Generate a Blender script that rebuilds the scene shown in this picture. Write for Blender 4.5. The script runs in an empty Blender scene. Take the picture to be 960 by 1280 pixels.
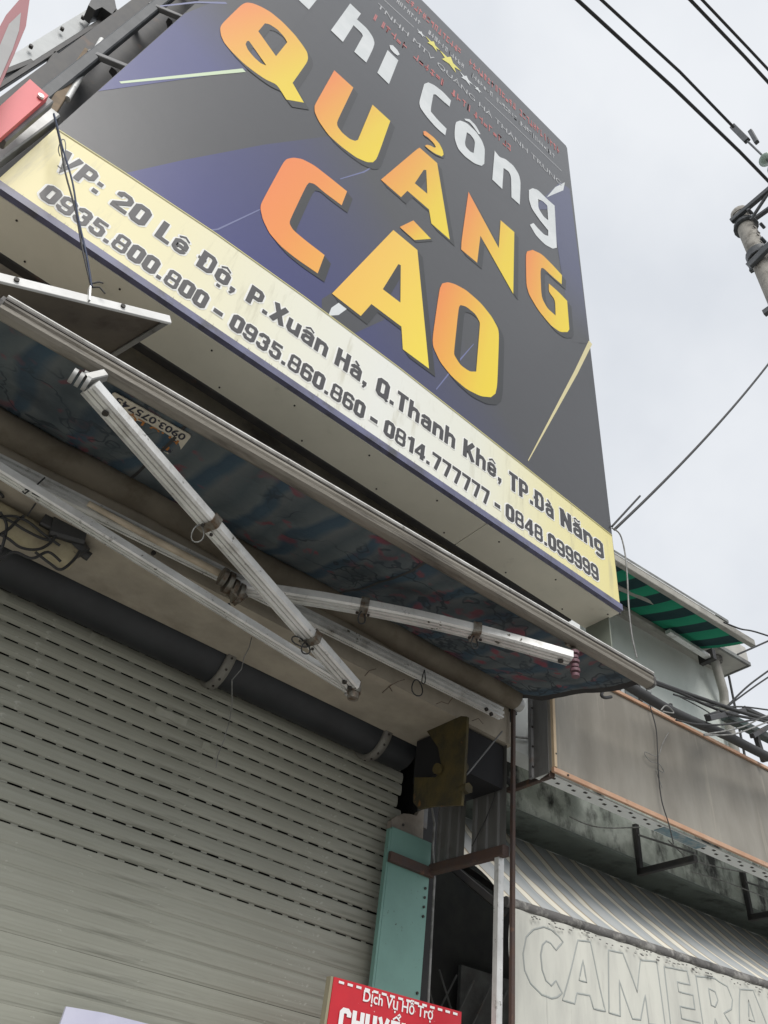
import bpy, math, random
from mathutils import Vector, Matrix, geometry, noise
random.seed(7)
sc = bpy.context.scene
V = Vector
R = math.radians

# ------------------------------------------------------------------ camera (held low, tilted far up, slightly rolled)
F = 922.0
def _n(v): return v.normalized()
Xc = _n(V((2306-480, 640-1798, -F)))
Zc = V((645-480, 640+357, -F)); Zc = _n(Zc - Xc*Zc.dot(Xc))
Yc = Zc.cross(Xc)
CAM = V((0, 0, 1.55))
cd = bpy.data.cameras.new('camera'); cam = bpy.data.objects.new('camera', cd); sc.collection.objects.link(cam)
cd.sensor_fit = 'VERTICAL'; cd.sensor_height = 36; cd.lens = F/1280*36; cd.clip_end = 3000; cd.clip_start = 0.02
M3 = Matrix((Xc, Yc, Zc))
cam.matrix_world = Matrix.Translation(CAM) @ M3.to_4x4()
sc.camera = cam

# ------------------------------------------------------------------ sky, sun, exposure
w = bpy.data.worlds.new('World'); sc.world = w; w.use_nodes = True
nt = w.node_tree; nt.nodes.clear()
SUN_EL, SUN_AZ = R(41), R(204)      # azimuth: compass-like angle of the sun about z
wo = nt.nodes.new('ShaderNodeOutputWorld'); bg = nt.nodes.new('ShaderNodeBackground')
sky = nt.nodes.new('ShaderNodeTexSky'); sky.sky_type = 'NISHITA'; sky.sun_disc = False
sky.sun_elevation = SUN_EL; sky.sun_rotation = SUN_AZ
sc1 = nt.nodes.new('ShaderNodeVectorMath'); sc1.operation = 'SCALE'; sc1.inputs['Scale'].default_value = 0.1
tc = nt.nodes.new('ShaderNodeTexCoord'); nz = nt.nodes.new('ShaderNodeTexNoise')
nz.inputs['Scale'].default_value = 2.6; nz.inputs['Detail'].default_value = 5; nz.inputs['Roughness'].default_value = .5
cr = nt.nodes.new('ShaderNodeValToRGB')
cr.color_ramp.elements[0].position = .36; cr.color_ramp.elements[0].color = (.455, .475, .505, 1)
cr.color_ramp.elements[1].position = .62; cr.color_ramp.elements[1].color = (.54, .555, .575, 1)
mx = nt.nodes.new('ShaderNodeMix'); mx.data_type = 'RGBA'; mx.inputs[0].default_value = .95
L = nt.links.new
L(tc.outputs['Generated'], nz.inputs['Vector']); L(nz.outputs['Fac'], cr.inputs['Fac'])
L(sky.outputs['Color'], sc1.inputs[0]); L(sc1.outputs[0], mx.inputs[6]); L(cr.outputs['Color'], mx.inputs[7])
L(mx.outputs[2], bg.inputs['Color']); bg.inputs['Strength'].default_value = 1.0
L(bg.outputs[0], wo.inputs['Surface'])
sd = bpy.data.lights.new('sun', 'SUN'); sd.energy = 1.5; sd.angle = R(30); sd.color = (1, .97, .93)
sun = bpy.data.objects.new('sun', sd); sc.collection.objects.link(sun)
sdir = V((math.sin(SUN_AZ)*math.cos(SUN_EL), math.cos(SUN_AZ)*math.cos(SUN_EL), math.sin(SUN_EL)))
sun.rotation_euler = sdir.to_track_quat('Z', 'Y').to_euler(); sun.location = (0, -5, 20)
sc.view_settings.view_transform = 'Standard'; sc.view_settings.look = 'None'
sc.view_settings.exposure = 0.72; sc.view_settings.gamma = 1

# ------------------------------------------------------------------ measuring helpers: where a sight line meets a real plane
def ray(p): return M3 @ V((p[0]-480, 640-p[1], -F))
def onY(p, y): d = ray(p); return CAM + d*(y/d.y)
def onX(p, x): d = ray(p); return CAM + d*(x/d.x)
def onZ(p, z): d = ray(p); return CAM + d*((z-CAM.z)/d.z)
NP = V((2.96, 2.6, 0)); NA = math.atan2(-.0722, .9974)      # the neighbour's front line is turned a little
ND = V((math.cos(NA), math.sin(NA), 0)); NN = V((-math.sin(NA), math.cos(NA), 0))
def onN(p, off):
    d = ray(p); o = NP + NN*off; return CAM + d*((o-CAM).dot(NN)/d.dot(NN))
def toN(v): v = v-NP; return V((v.dot(ND), v.dot(NN), v.z))
def fromN(s, n, z): return NP + ND*s + NN*n + V((0, 0, z))
def onNl(p, off): return toN(onN(p, off))
def tr(ox, oy, s, pts): return [(ox+x/s, oy+y/s) for x, y in pts]

# ------------------------------------------------------------------ materials
MATS = {}
def mat(name, c, r=.6, m=0.0, c2=None, sc_=4, lo=.4, hi=.62, st=(1, 1, 1), d=None, dsc=3, dlo=.52, dhi=.68, dst=(1, 1, 1),
        bump=0, bsc=60, bst=(1, 1, 1), spec=.5, rv=0, grad=None, fl=None):
    """base colour c mixed with c2 by noise, dirt d by a second noise, fine bump"""
    mt = bpy.data.materials.new(name); mt.use_nodes = True; n = mt.node_tree; b = n.nodes['Principled BSDF']; l = n.links.new
    b.inputs['Roughness'].default_value = r; b.inputs['Metallic'].default_value = m
    b.inputs['Specular IOR Level'].default_value = spec
    tcn = n.nodes.new('ShaderNodeTexCoord')
    def nz_(scale, stt, det=8):
        mp = n.nodes.new('ShaderNodeMapping'); mp.inputs['Scale'].default_value = stt; l(tcn.outputs['Object'], mp.inputs['Vector'])
        t = n.nodes.new('ShaderNodeTexNoise'); t.inputs['Scale'].default_value = scale; t.inputs['Detail'].default_value = det
        t.inputs['Roughness'].default_value = .62; l(mp.outputs[0], t.inputs['Vector']); return t
    def ramp(src, a, bb, ca=(0, 0, 0, 1), cb=(1, 1, 1, 1)):
        k = n.nodes.new('ShaderNodeValToRGB'); k.color_ramp.elements[0].position = a; k.color_ramp.elements[1].position = bb
        k.color_ramp.elements[0].color = ca; k.color_ramp.elements[1].color = cb; l(src, k.inputs['Fac']); return k
    def mixc(fac, A, B):
        k = n.nodes.new('ShaderNodeMix'); k.data_type = 'RGBA'
        l(fac, k.inputs[0])
        for s_, q in ((6, A), (7, B)):
            if isinstance(q, tuple): k.inputs[s_].default_value = (*q[:3], 1)
            else: l(q, k.inputs[s_])
        return k.outputs[2]
    col = c
    if grad:      # (origin, direction, [(pos, colour), ...]) print gradient along an object direction
        o, dr, stops = grad
        sb = n.nodes.new('ShaderNodeVectorMath'); sb.operation = 'SUBTRACT'; sb.inputs[1].default_value = o
        dt = n.nodes.new('ShaderNodeVectorMath'); dt.operation = 'DOT_PRODUCT'; dt.inputs[1].default_value = dr
        l(tcn.outputs['Object'], sb.inputs[0]); l(sb.outputs[0], dt.inputs[0])
        k = n.nodes.new('ShaderNodeValToRGB'); el = k.color_ramp.elements
        el[0].position = stops[0][0]; el[0].color = (*stops[0][1], 1); el[1].position = stops[-1][0]; el[1].color = (*stops[-1][1], 1)
        for p_, q in stops[1:-1]: e = el.new(p_); e.color = (*q, 1)
        l(dt.outputs['Value'], k.inputs['Fac']); col = k.outputs['Color']
    if c2 is not None:
        t = nz_(sc_, st); col = mixc(ramp(t.outputs['Fac'], lo, hi).outputs['Color'], col, c2)
    if d is not None:
        t = nz_(dsc, dst, 10); fr = ramp(t.outputs['Fac'], dlo, dhi)
        col = mixc(fr.outputs['Color'], col, d)
    if fl:        # small chips and scuffs: (colour, scale, threshold, stretch)
        t = nz_(fl[1], fl[3], 4); t2 = nz_(fl[1]*.13, (1, 1, 1), 3)
        a_ = ramp(t.outputs['Fac'], fl[2], fl[2]+.03); b_ = ramp(t2.outputs['Fac'], .5, .62)
        mu = n.nodes.new('ShaderNodeMath'); mu.operation = 'MULTIPLY'; l(a_.outputs['Color'], mu.inputs[0]); l(b_.outputs['Color'], mu.inputs[1])
        col = mixc(mu.outputs[0], col, fl[0])
    if isinstance(col, tuple): b.inputs['Base Color'].default_value = (*col, 1)
    else: l(col, b.inputs['Base Color'])
    if rv:
        t = nz_(18, (1, 1, 1)); k = n.nodes.new('ShaderNodeMapRange'); k.inputs['To Min'].default_value = max(0, r-rv); k.inputs['To Max'].default_value = min(1, r+rv)
        l(t.outputs['Fac'], k.inputs['Value']); l(k.outputs[0], b.inputs['Roughness'])
    if bump:
        t = nz_(bsc, bst); bp = n.nodes.new('ShaderNodeBump'); bp.inputs['Strength'].default_value = bump; bp.inputs['Distance'].default_value = .01
        l(t.outputs['Fac'], bp.inputs['Height']); l(bp.outputs[0], b.inputs['Normal'])
    MATS[name] = mt
    return mt

mat('asphalt', (.13, .128, .123), .9, c2=(.16, .157, .15), sc_=30, bump=.4, bsc=200)
mat('pavement', (.38, .37, .345), .85, c2=(.33, .32, .30), sc_=6, bump=.3)
mat('kerb', (.35, .34, .32), .8, c2=(.22, .22, .21), sc_=8)
mat('slat', (.32, .322, .268), .5, c2=(.365, .367, .31), sc_=1.6, st=(1, 1, 22), d=(.17, .172, .138), dsc=2.6, dlo=.58, dhi=.8, dst=(.6, 1, 9), bump=.10, bsc=30, bst=(.3, 1, 3), spec=.4, fl=((.5, .5, .44), 38, .62, (.6, 1, 1.3)))
mat('slat_patch', (.36, .365, .30), .7, c2=(.42, .42, .36), sc_=14, d=(.2, .2, .16), dsc=9)
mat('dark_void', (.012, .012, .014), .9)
mat('roller', (.024, .027, .031), .5, c2=(.015, .017, .02), sc_=5)
mat('ring', (.20, .195, .17), .55, c2=(.14, .13, .12), sc_=12)
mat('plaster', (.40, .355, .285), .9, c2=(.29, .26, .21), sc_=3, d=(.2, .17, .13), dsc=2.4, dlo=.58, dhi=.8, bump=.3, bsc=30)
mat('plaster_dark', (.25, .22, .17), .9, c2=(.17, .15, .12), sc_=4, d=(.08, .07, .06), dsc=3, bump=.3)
mat('crack', (.10, .07, .05), .9)
mat('alu', (.80, .80, .78), .42, m=.35, c2=(.62, .62, .6), sc_=6, st=(1, 1, 1), d=(.34, .32, .28), dsc=9, dlo=.56, dhi=.8, bump=.05, rv=.12, fl=((.10, .09, .07), 45, .62, (1, 1, 1)))
mat('alu_dull', (.44, .44, .43), .5, m=.4, c2=(.3, .3, .29), sc_=5, d=(.13, .12, .1), dsc=8, dlo=.55, dhi=.75)
mat('alu_dirty', (.27, .25, .215), .6, m=.1, c2=(.13, .115, .09), sc_=6, lo=.38, hi=.62, st=(.16, 1, 4), d=(.05, .043, .035), dsc=9, dst=(.22, 1, 3.5), dlo=.5, dhi=.66, bump=.2, bsc=70, rv=.15)
mat('alu_bead', (.8, .79, .76), .4, m=.2, c2=(.5, .48, .45), sc_=12, d=(.15, .13, .11), dsc=20, dlo=.6, dhi=.7)
mat('clip', (.24, .23, .2), .5, m=.6, c2=(.12, .08, .05), sc_=30)
mat('wire_black', (.03, .03, .03), .6)
mat('wire_blue', (.02, .035, .08), .6)
mat('wire_grey', (.28, .28, .27), .6, c2=(.14, .14, .13), sc_=20)
mat('roll_cloth', (.19, .165, .125), .9, c2=(.14, .12, .09), sc_=5, d=(.12, .10, .07), dsc=7)
mat('tube_cream', (.62, .53, .4), .6, c2=(.4, .33, .24), sc_=7)
mat('soffit', (.80, .77, .65), .5, c2=(.74, .715, .60), sc_=2.5, d=(.45, .43, .35), dsc=5, dlo=.62, dhi=.85, spec=.3)
mat('print_dark', (.056, .057, .061), .34, c2=(.058, .059, .063), sc_=1.2, spec=.42, bump=.16, bsc=2.2)
mat('print_shadow', (.030, .031, .032), .36, spec=.42)
mat('purple_trim', (.14, .145, .24), .4, c2=(.10, .10, .16), sc_=6, d=(.07, .07, .08), dsc=11)
mat('strip_text', (.05, .048, .05), .45)
mat('strip_halo', (.80, .80, .76), .5)
mat('white_print', (.68, .70, .70), .4, c2=(.60, .63, .63), sc_=3)
mat('red_print', (.50, .12, .11), .4)
mat('star_yellow', (.75, .68, .12), .4)
mat('line_green', (.55, .66, .45), .4)
mat('line_yellow', (.62, .55, .30), .4)
mat('streak_blue', (.14, .155, .30), .4)
mat('screw', (.03, .025, .02), .6)
mat('black_steel', (.022, .022, .024), .55, c2=(.04, .037, .034), sc_=9, d=(.12, .06, .03), dsc=7, dlo=.62, dhi=.74)
mat('grey_steel', (.20, .20, .20), .5, c2=(.12, .12, .12), sc_=7, d=(.14, .08, .05), dsc=6, dlo=.6, dhi=.75)
mat('rust_steel', (.085, .05, .037), .75, c2=(.07, .05, .045), sc_=14, d=(.22, .11, .06), dsc=8, dlo=.6, dhi=.7, bump=.3)
mat('brown_wood', (.26, .19, .12), .8, c2=(.16, .12, .08), sc_=8)
mat('white_rim', (.82, .82, .80), .5, c2=(.7, .7, .68), sc_=10)
mat('flap_under', (.20, .17, .13), .75, c2=(.15, .125, .1), sc_=4, d=(.07, .055, .04), dsc=6, dlo=.55, dhi=.75)
mat('tarp', (.62, .64, .64), .6, c2=(.5, .52, .52), sc_=3, bump=.3, bsc=6, d=(.25, .24, .22), dsc=5, dlo=.66, dhi=.8)
mat('red_box', (.70, .11, .12), .45, c2=(.66, .10, .11), sc_=4)
mat('sign_red', (.24, .03, .045), .5)
mat('sign_grey', (.27, .27, .27), .5, c2=(.23, .23, .23), sc_=5)
mat('yellow_rust', (.085, .064, .018), .8, c2=(.038, .032, .016), sc_=8, d=(.22, .10, .02), dsc=8, dlo=.62, dhi=.7, bump=.3)
mat('side_sheet', (.17, .17, .165), .55, m=.1, c2=(.13, .128, .12), sc_=2, st=(1, 6, 1), d=(.07, .06, .05), dsc=5, dlo=.6, dhi=.8)
mat('jade', (.175, .33, .285), .5, c2=(.15, .285, .245), sc_=3, d=(.07, .10, .085), dsc=9, dlo=.66, dhi=.76, bump=.05, fl=((.05, .06, .05), 60, .64, (1, 1, 1)))
mat('guide_cream', (.34, .30, .25), .6, c2=(.22, .19, .16), sc_=9)
mat('poster_red', (.60, .018, .03), .4, c2=(.50, .015, .028), sc_=3, d=(.42, .05, .055), dsc=7, dlo=.6, dhi=.8, fl=((.75, .6, .58), 70, .66, (1, 1, 1)))
mat('poster_white', (.85, .84, .83), .5)
mat('lilac', (.66, .66, .80), .5, c2=(.58, .58, .73), sc_=5)
mat('card', (.30, .27, .18), .8)
mat('beige_sheet', (.30, .283, .245), .5, c2=(.195, .18, .152), sc_=2.2, st=(1, 1, .3), d=(.37, .345, .285), dsc=2.6, dst=(4, 1, .25), dlo=.58, dhi=.75, spec=.4)
mat('copper_trim', (.46, .26, .16), .5, c2=(.52, .34, .23), sc_=6, d=(.28, .14, .08), dsc=11, dlo=.6, dhi=.72)
mat('sand_trim', (.52, .40, .26), .55, c2=(.45, .34, .22), sc_=6)
mat('mould', (.36, .40, .355), .9, c2=(.52, .56, .51), sc_=5, lo=.45, hi=.6, d=(.035, .037, .035), dsc=4.3, dst=(1, 1, .6), dlo=.49, dhi=.62, bump=.6, bsc=40)
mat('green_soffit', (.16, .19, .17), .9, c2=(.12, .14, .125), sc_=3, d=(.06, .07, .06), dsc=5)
mat('mint_wall', (.72, .76, .72), .9, c2=(.64, .69, .65), sc_=1.4, d=(.40, .43, .40), dsc=2.2, dst=(1, 1, .5), dlo=.55, dhi=.8, bump=.2)
mat('white_wall', (.74, .76, .75), .9, c2=(.66, .69, .68), sc_=2, bump=.2)
mat('eave_conc', (.52, .51, .47), .9, c2=(.44, .43, .4), sc_=3, d=(.12, .12, .11), dsc=4, dlo=.62, dhi=.8)
mat('roof_metal', (.24, .25, .24), .6, c2=(.15, .15, .145), sc_=5, m=.2)
mat('pipe', (.40, .39, .35), .6, c2=(.28, .27, .24), sc_=5)
mat('pole_conc', (.38, .36, .32), .9, c2=(.30, .28, .25), sc_=6, d=(.16, .15, .13), dsc=8, bump=.3)
mat('pole_steel', (.06, .066, .07), .55, c2=(.09, .095, .10), sc_=8)
mat('glass_ins', (.35, .45, .38), .2, spec=.8)
mat('green_steel', (.035, .065, .058), .55, c2=(.05, .06, .055), sc_=8)
mat('valance', (.60, .60, .54), .85, c2=(.50, .50, .455), sc_=3, st=(3, 1, .6), d=(.30, .29, .27), dsc=9, dst=(4, 1, .35), dlo=.62, dhi=.85)
mat('valance_ink', (.34, .36, .345), .9)
mat('bar_grimy', (.13, .125, .12), .7, c2=(.3, .29, .27), sc_=14, lo=.5, hi=.62, d=(.05, .048, .045), dsc=10, bump=.4)
mat('window_frame', (.62, .63, .62), .5)
mat('glass', (.12, .14, .14), .08, spec=.9, c2=(.2, .22, .22), sc_=2)
mat('motor_cream', (.42, .37, .24), .6, c2=(.28, .24, .16), sc_=9, d=(.05, .045, .04), dsc=11, dlo=.6, dhi=.66)
mat('motor_black', (.028, .03, .033), .5, c2=(.045, .045, .045), sc_=9)
mat('shop_dark', (.03, .03, .032), .8, c2=(.045, .044, .042), sc_=5)
mat('grille', (.16, .165, .165), .6, m=.3, c2=(.1, .1, .1), sc_=6)
mat('brick_opposite', (.38, .34, .3), .9, c2=(.3, .27, .24), sc_=2)

def stripes(name, cols, period, axis, r=.85, d=None, dsc=5, bump=.3, jag=.06, gen=False, spots=None):
    """woven stripes across one object axis; cols = [(pos, colour)...] within a period"""
    mt = bpy.data.materials.new(name); mt.use_nodes = True; n = mt.node_tree; b = n.nodes['Principled BSDF']; l = n.links.new
    b.inputs['Roughness'].default_value = r; b.inputs['Specular IOR Level'].default_value = .2
    t = n.nodes.new('ShaderNodeTexCoord'); sp = n.nodes.new('ShaderNodeSeparateXYZ')
    nn = n.nodes.new('ShaderNodeTexNoise'); nn.inputs['Scale'].default_value = 3
    ad = n.nodes.new('ShaderNodeVectorMath'); ad.operation = 'MULTIPLY_ADD'; ad.inputs[1].default_value = (jag,)*3
    l(t.outputs['Object'], nn.inputs['Vector']); l(nn.outputs['Color'], ad.inputs[0]); l(t.outputs['Object'], ad.inputs[2])
    l(ad.outputs[0], sp.inputs[0])
    dv = n.nodes.new('ShaderNodeMath'); dv.operation = 'DIVIDE'; dv.inputs[1].default_value = period; l(sp.outputs[axis], dv.inputs[0])
    fr = n.nodes.new('ShaderNodeMath'); fr.operation = 'FRACT'; l(dv.outputs[0], fr.inputs[0])
    k = n.nodes.new('ShaderNodeValToRGB'); el = k.color_ramp.elements; k.color_ramp.interpolation = 'LINEAR'
    el[0].position = cols[0][0]; el[0].color = (*cols[0][1], 1); el[1].position = cols[-1][0]; el[1].color = (*cols[-1][1], 1)
    for p, q in cols[1:-1]: e = el.new(p); e.color = (*q, 1)
    l(fr.outputs[0], k.inputs['Fac']); col = k.outputs['Color']
    def blend(fac, col, q):
        m_ = n.nodes.new('ShaderNodeMix'); m_.data_type = 'RGBA'; l(fac, m_.inputs[0]); l(col, m_.inputs[6]); m_.inputs[7].default_value = (*q, 1); return m_.outputs[2]
    if spots:      # printed sprays: branches and blossoms
        for (scale, rad, q, wob) in spots:
            vo = n.nodes.new('ShaderNodeTexVoronoi'); vo.inputs['Scale'].default_value = scale
            n2 = n.nodes.new('ShaderNodeTexNoise'); n2.inputs['Scale'].default_value = 9
            a2 = n.nodes.new('ShaderNodeVectorMath'); a2.operation = 'MULTIPLY_ADD'; a2.inputs[1].default_value = (wob,)*3
            l(t.outputs['Object'], n2.inputs['Vector']); l(n2.outputs['Color'], a2.inputs[0]); l(t.outputs['Object'], a2.inputs[2]); l(a2.outputs[0], vo.inputs['Vector'])
            if rad > 0: src = vo.outputs['Distance']; a_, b_ = rad, rad*.55
            else:
                vo.feature = 'DISTANCE_TO_EDGE'; src = vo.outputs['Distance']; a_, b_ = -rad, -rad*.3
            rr = n.nodes.new('ShaderNodeMapRange'); rr.inputs['From Min'].default_value = a_; rr.inputs['From Max'].default_value = b_
            rr.inputs['To Max'].default_value = .85; l(src, rr.inputs['Value'])
            n3 = n.nodes.new('ShaderNodeTexNoise'); n3.inputs['Scale'].default_value = scale*.5; l(t.outputs['Object'], n3.inputs['Vector'])
            r3 = n.nodes.new('ShaderNodeMapRange'); r3.inputs['From Min'].default_value = .46; r3.inputs['From Max'].default_value = .54; l(n3.outputs['Fac'], r3.inputs['Value'])
            mu = n.nodes.new('ShaderNodeMath'); mu.operation = 'MULTIPLY'; l(rr.outputs[0], mu.inputs[0]); l(r3.outputs[0], mu.inputs[1])
            col = blend(mu.outputs[0], col, q)
    if d:
        nd = n.nodes.new('ShaderNodeTexNoise'); nd.inputs['Scale'].default_value = dsc; nd.inputs['Detail'].default_value = 9; l(t.outputs['Object'], nd.inputs['Vector'])
        rd = n.nodes.new('ShaderNodeMapRange'); rd.inputs['From Min'].default_value = .48; rd.inputs['From Max'].default_value = .75; l(nd.outputs['Fac'], rd.inputs['Value'])
        col = blend(rd.outputs[0], col, d)
    l(col, b.inputs['Base Color'])
    nb = n.nodes.new('ShaderNodeTexNoise'); nb.inputs['Scale'].default_value = 7; nb.inputs['Detail'].default_value = 5; l(t.outputs['Object'], nb.inputs['Vector'])
    bp = n.nodes.new('ShaderNodeBump'); bp.inputs['Strength'].default_value = bump; bp.inputs['Distance'].default_value = .05
    l(nb.outputs['Fac'], bp.inputs['Height']); l(bp.outputs[0], b.inputs['Normal'])
    MATS[name] = mt; return mt
stripes('awning_cloth', [(0, (.08, .10, .11)), (.3, (.12, .14, .145)), (.42, (.05, .08, .11)), (.6, (.06, .095, .125)), (.72, (.125, .14, .145)), (1, (.08, .10, .11))], .21, 0,
        d=(.04, .05, .06), dsc=4, bump=.5, jag=.2,
        spots=[(6, .34, (.22, .055, .075), .25), (11, .30, (.20, .07, .085), .2), (4, -.045, (.035, .045, .055), .35)])
stripes('green_stripe', [(0, (.02, .26, .15)), (.48, (.025, .30, .17)), (.52, (.02, .055, .06)), (.98, (.02, .055, .06)), (1, (.02, .26, .15))], .30, 0, jag=.02, bump=.2)
G1, G2, CR, BR = (.43, .445, .445), (.37, .395, .405), (.68, .65, .56), (.22, .205, .175)
stripes('camera_cloth', [(0, G1), (.22, G2), (.29, G1), (.32, BR), (.35, CR), (.58, (.74, .70, .60)), (.63, (.50, .42, .30)), (.67, BR), (.70, G1), (1, G1)], .20, 0, jag=.05, bump=.15)

# ------------------------------------------------------------------ mesh builder
class MB:
    def __init__(s): s.v = []; s.f = []; s.smooth = []
    def add(s, vs, fs, sm=False):
        o = len(s.v); s.v += [V(v) for v in vs]; s.f += [tuple(i+o for i in f) for f in fs]; s.smooth += [sm]*len(fs); return s
    def box(s, a, b):
        x0, y0, z0 = a; x1, y1, z1 = b
        return s.add([(x0, y0, z0), (x1, y0, z0), (x1, y1, z0), (x0, y1, z0), (x0, y0, z1), (x1, y0, z1), (x1, y1, z1), (x0, y1, z1)],
                     [(0, 3, 2, 1), (4, 5, 6, 7), (0, 1, 5, 4), (1, 2, 6, 5), (2, 3, 7, 6), (3, 0, 4, 7)])
    def extr(s, prof, p0, p1, up=(0, 0, 1), sm=False):
        p0, p1 = V(p0), V(p1); t = (p1-p0).normalized(); u = V(up); u = (u-t*u.dot(t)).normalized(); sd_ = t.cross(u)
        k = len(prof); vs = [p0+sd_*a+u*b for a, b in prof]+[p1+sd_*a+u*b for a, b in prof]
        return s.add(vs, [(i, (i+1) % k, (i+1) % k+k, i+k) for i in range(k)], sm).add(vs, [tuple(range(k))[::-1], tuple(range(k, 2*k))])
    def bar(s, p0, p1, a, b=None, up=(0, 0, 1)):
        b = b or a; c = min(a, b)*.12
        pr = [(-a/2+c, -b/2), (a/2-c, -b/2), (a/2, -b/2+c), (a/2, b/2-c), (a/2-c, b/2), (-a/2+c, b/2), (-a/2, b/2-c), (-a/2, -b/2+c)]
        return s.extr(pr, p0, p1, up)
    def tube(s, pts, r, n=8, closed=False, caps=True):
        pts = [V(p) for p in pts]; N = len(pts)
        if isinstance(r, (int, float)): r = [r]*N
        t0 = (pts[1]-pts[0]).normalized(); u = V((0, 0, 1)) if abs(t0.z) < .9 else V((1, 0, 0)); vs = []
        for i in range(N):
            a = pts[(i+1) % N] if (closed or i < N-1) else pts[i]; b = pts[i-1] if (closed or i > 0) else pts[i]
            t = (a-b).normalized(); u = (u-t*u.dot(t)).normalized(); w_ = t.cross(u)
            vs += [pts[i]+(u*math.cos(q*2*math.pi/n)+w_*math.sin(q*2*math.pi/n))*r[i] for q in range(n)]
        fs = []
        for i in range(N if closed else N-1):
            j = (i+1) % N
            fs += [(i*n+q, i*n+(q+1) % n, j*n+(q+1) % n, j*n+q) for q in range(n)]
        s.add(vs, fs, True)
        if caps and not closed: s.add(vs, [tuple(range(n))[::-1], tuple(range((N-1)*n, N*n))])
        return s
    def grid(s, fn, nu, nv, sm=True):
        vs = [fn(i/nu, j/nv) for j in range(nv+1) for i in range(nu+1)]
        return s.add(vs, [(j*(nu+1)+i, j*(nu+1)+i+1, (j+1)*(nu+1)+i+1, (j+1)*(nu+1)+i) for j in range(nv) for i in range(nu)], sm)
    def poly(s, loops, fn):
        """filled flat outline with holes; loops are 2-D, fn lifts them to 3-D"""
        pl = [[V((a, b, 0)) for a, b in lp] for lp in loops]
        tri = geometry.tessellate_polygon(pl); flat = [p for lp in loops for p in lp]
        return s.add([fn(a, b) for a, b in flat], [tuple(t) for t in tri])
    def slab(s, loop, fn, dvec):
        """flat outline with thickness"""
        k = len(loop); tri = geometry.tessellate_polygon([[V((a, b, 0)) for a, b in loop]])
        A = [V(fn(a, b)) for a, b in loop]; B = [p+V(dvec) for p in A]
        s.add(A+B, [tuple(t) for t in tri]+[tuple(i+k for i in t) for t in tri]+[(i, (i+1) % k, (i+1) % k+k, i+k) for i in range(k)])
        return s

def cr(pts, n=5):
    P_ = [V(p) for p in pts]
    if len(P_) < 3: return P_
    out = []
    for i in range(len(P_)-1):
        a, b_, c, d_ = P_[max(i-1, 0)], P_[i], P_[i+1], P_[min(i+2, len(P_)-1)]
        for k in range(n):
            t = k/n; out.append(.5*((2*b_)+(c-a)*t+(2*a-5*b_+4*c-d_)*t*t+(3*b_-a-3*c+d_)*t**3))
    return out+[P_[-1]]
def prop(o, label=None, cat=None, group=None, kind=None):
    for k, v_ in (('label', label), ('category', cat), ('group', group), ('kind', kind)):
        if v_: o[k] = v_
    return o
def thing(name, label, cat, loc=(0, 0, 0), rotz=0, group=None):
    o = bpy.data.objects.new(name, None); o.empty_display_size = .1; sc.collection.objects.link(o)
    o.location = loc; o.rotation_euler = (0, 0, rotz); 
    return prop(o, label, cat, group)
def wm(o):
    m = Matrix.Translation(o.location) @ o.rotation_euler.to_matrix().to_4x4()
    return wm(o.parent) @ m if o.parent else m
def link(name, me, mt, parent=None):
    o = bpy.data.objects.new(name, me); sc.collection.objects.link(o)
    if parent: o.parent = parent
    if mt is not None and not me.materials: me.materials.append(MATS[mt])
    return o
def obj(name, mb, mt, parent=None, local=False, label=None, kind=None):
    """one mesh object; vertices given in world space are brought into the parent's frame"""
    vs = mb.v
    if parent and not local: inv = wm(parent).inverted(); vs = [inv @ v_ for v_ in vs]
    me = bpy.data.meshes.new(name); me.from_pydata([tuple(v_) for v_ in vs], [], mb.f)
    me.polygons.foreach_set('use_smooth', mb.smooth); me.update()
    o = link(name, me, mt, parent)
    if label: o['label'] = label
    if kind: o['kind'] = kind
    return o
def solo(name, mb, mt, label, cat, group=None):
    """a thing that is one mesh; its origin is moved to its lowest middle"""
    xs = [v_.x for v_ in mb.v]; ys = [v_.y for v_ in mb.v]; zs = [v_.z for v_ in mb.v]
    c = V(((min(xs)+max(xs))/2, (min(ys)+max(ys))/2, min(zs)))
    m2 = MB(); m2.v = [v_-c for v_ in mb.v]; m2.f = mb.f; m2.smooth = mb.smooth
    o = obj(name, m2, mt); o.location = c; return prop(o, label, cat, group)
def struct(name, mb, mt): o = obj(name, mb, mt); o['kind'] = 'structure'; return o

_tm = {}
def glyphs(body, offset=0.0, shear=0):
    """triangles of a line of type in the built-in face, scaled to cap height 1 and length 1"""
    key = (body, offset)
    if key in _tm: return _tm[key]
    cu = bpy.data.curves.new('type', 'FONT'); cu.body = body; cu.offset = offset; cu.resolution_u = 4
    o = bpy.data.objects.new('type', cu); sc.collection.objects.link(o)
    dg = bpy.context.evaluated_depsgraph_get(); me = bpy.data.meshes.new_from_object(o.evaluated_get(dg))
    vs = [(v_.co.x, v_.co.y) for v_ in me.vertices]; fs = [tuple(p.vertices) for p in me.polygons]
    bpy.data.objects.remove(o); bpy.data.meshes.remove(me); bpy.data.curves.remove(cu)
    _tm[key] = (vs, fs); return vs, fs
_cap = None
def type_on(mb, body, fn, x0, x1, z0, cap, offset=.02, flip=False):
    """set type between x0 and x1 on the baseline z0"""
    global _cap
    if _cap is None:
        v_, _ = glyphs('H', 0); _cap = max(q[1] for q in v_)
    vs0, _ = glyphs(body, 0); a0, b0 = min(q[0] for q in vs0), max(q[0] for q in vs0)
    vs, fs = glyphs(body, offset)
    k = cap/_cap; s = (x1-x0)/(b0-a0)
    mb.add([fn(x0+(x-a0)*s, z0+y*k) for x, y in vs], fs); return mb

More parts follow.
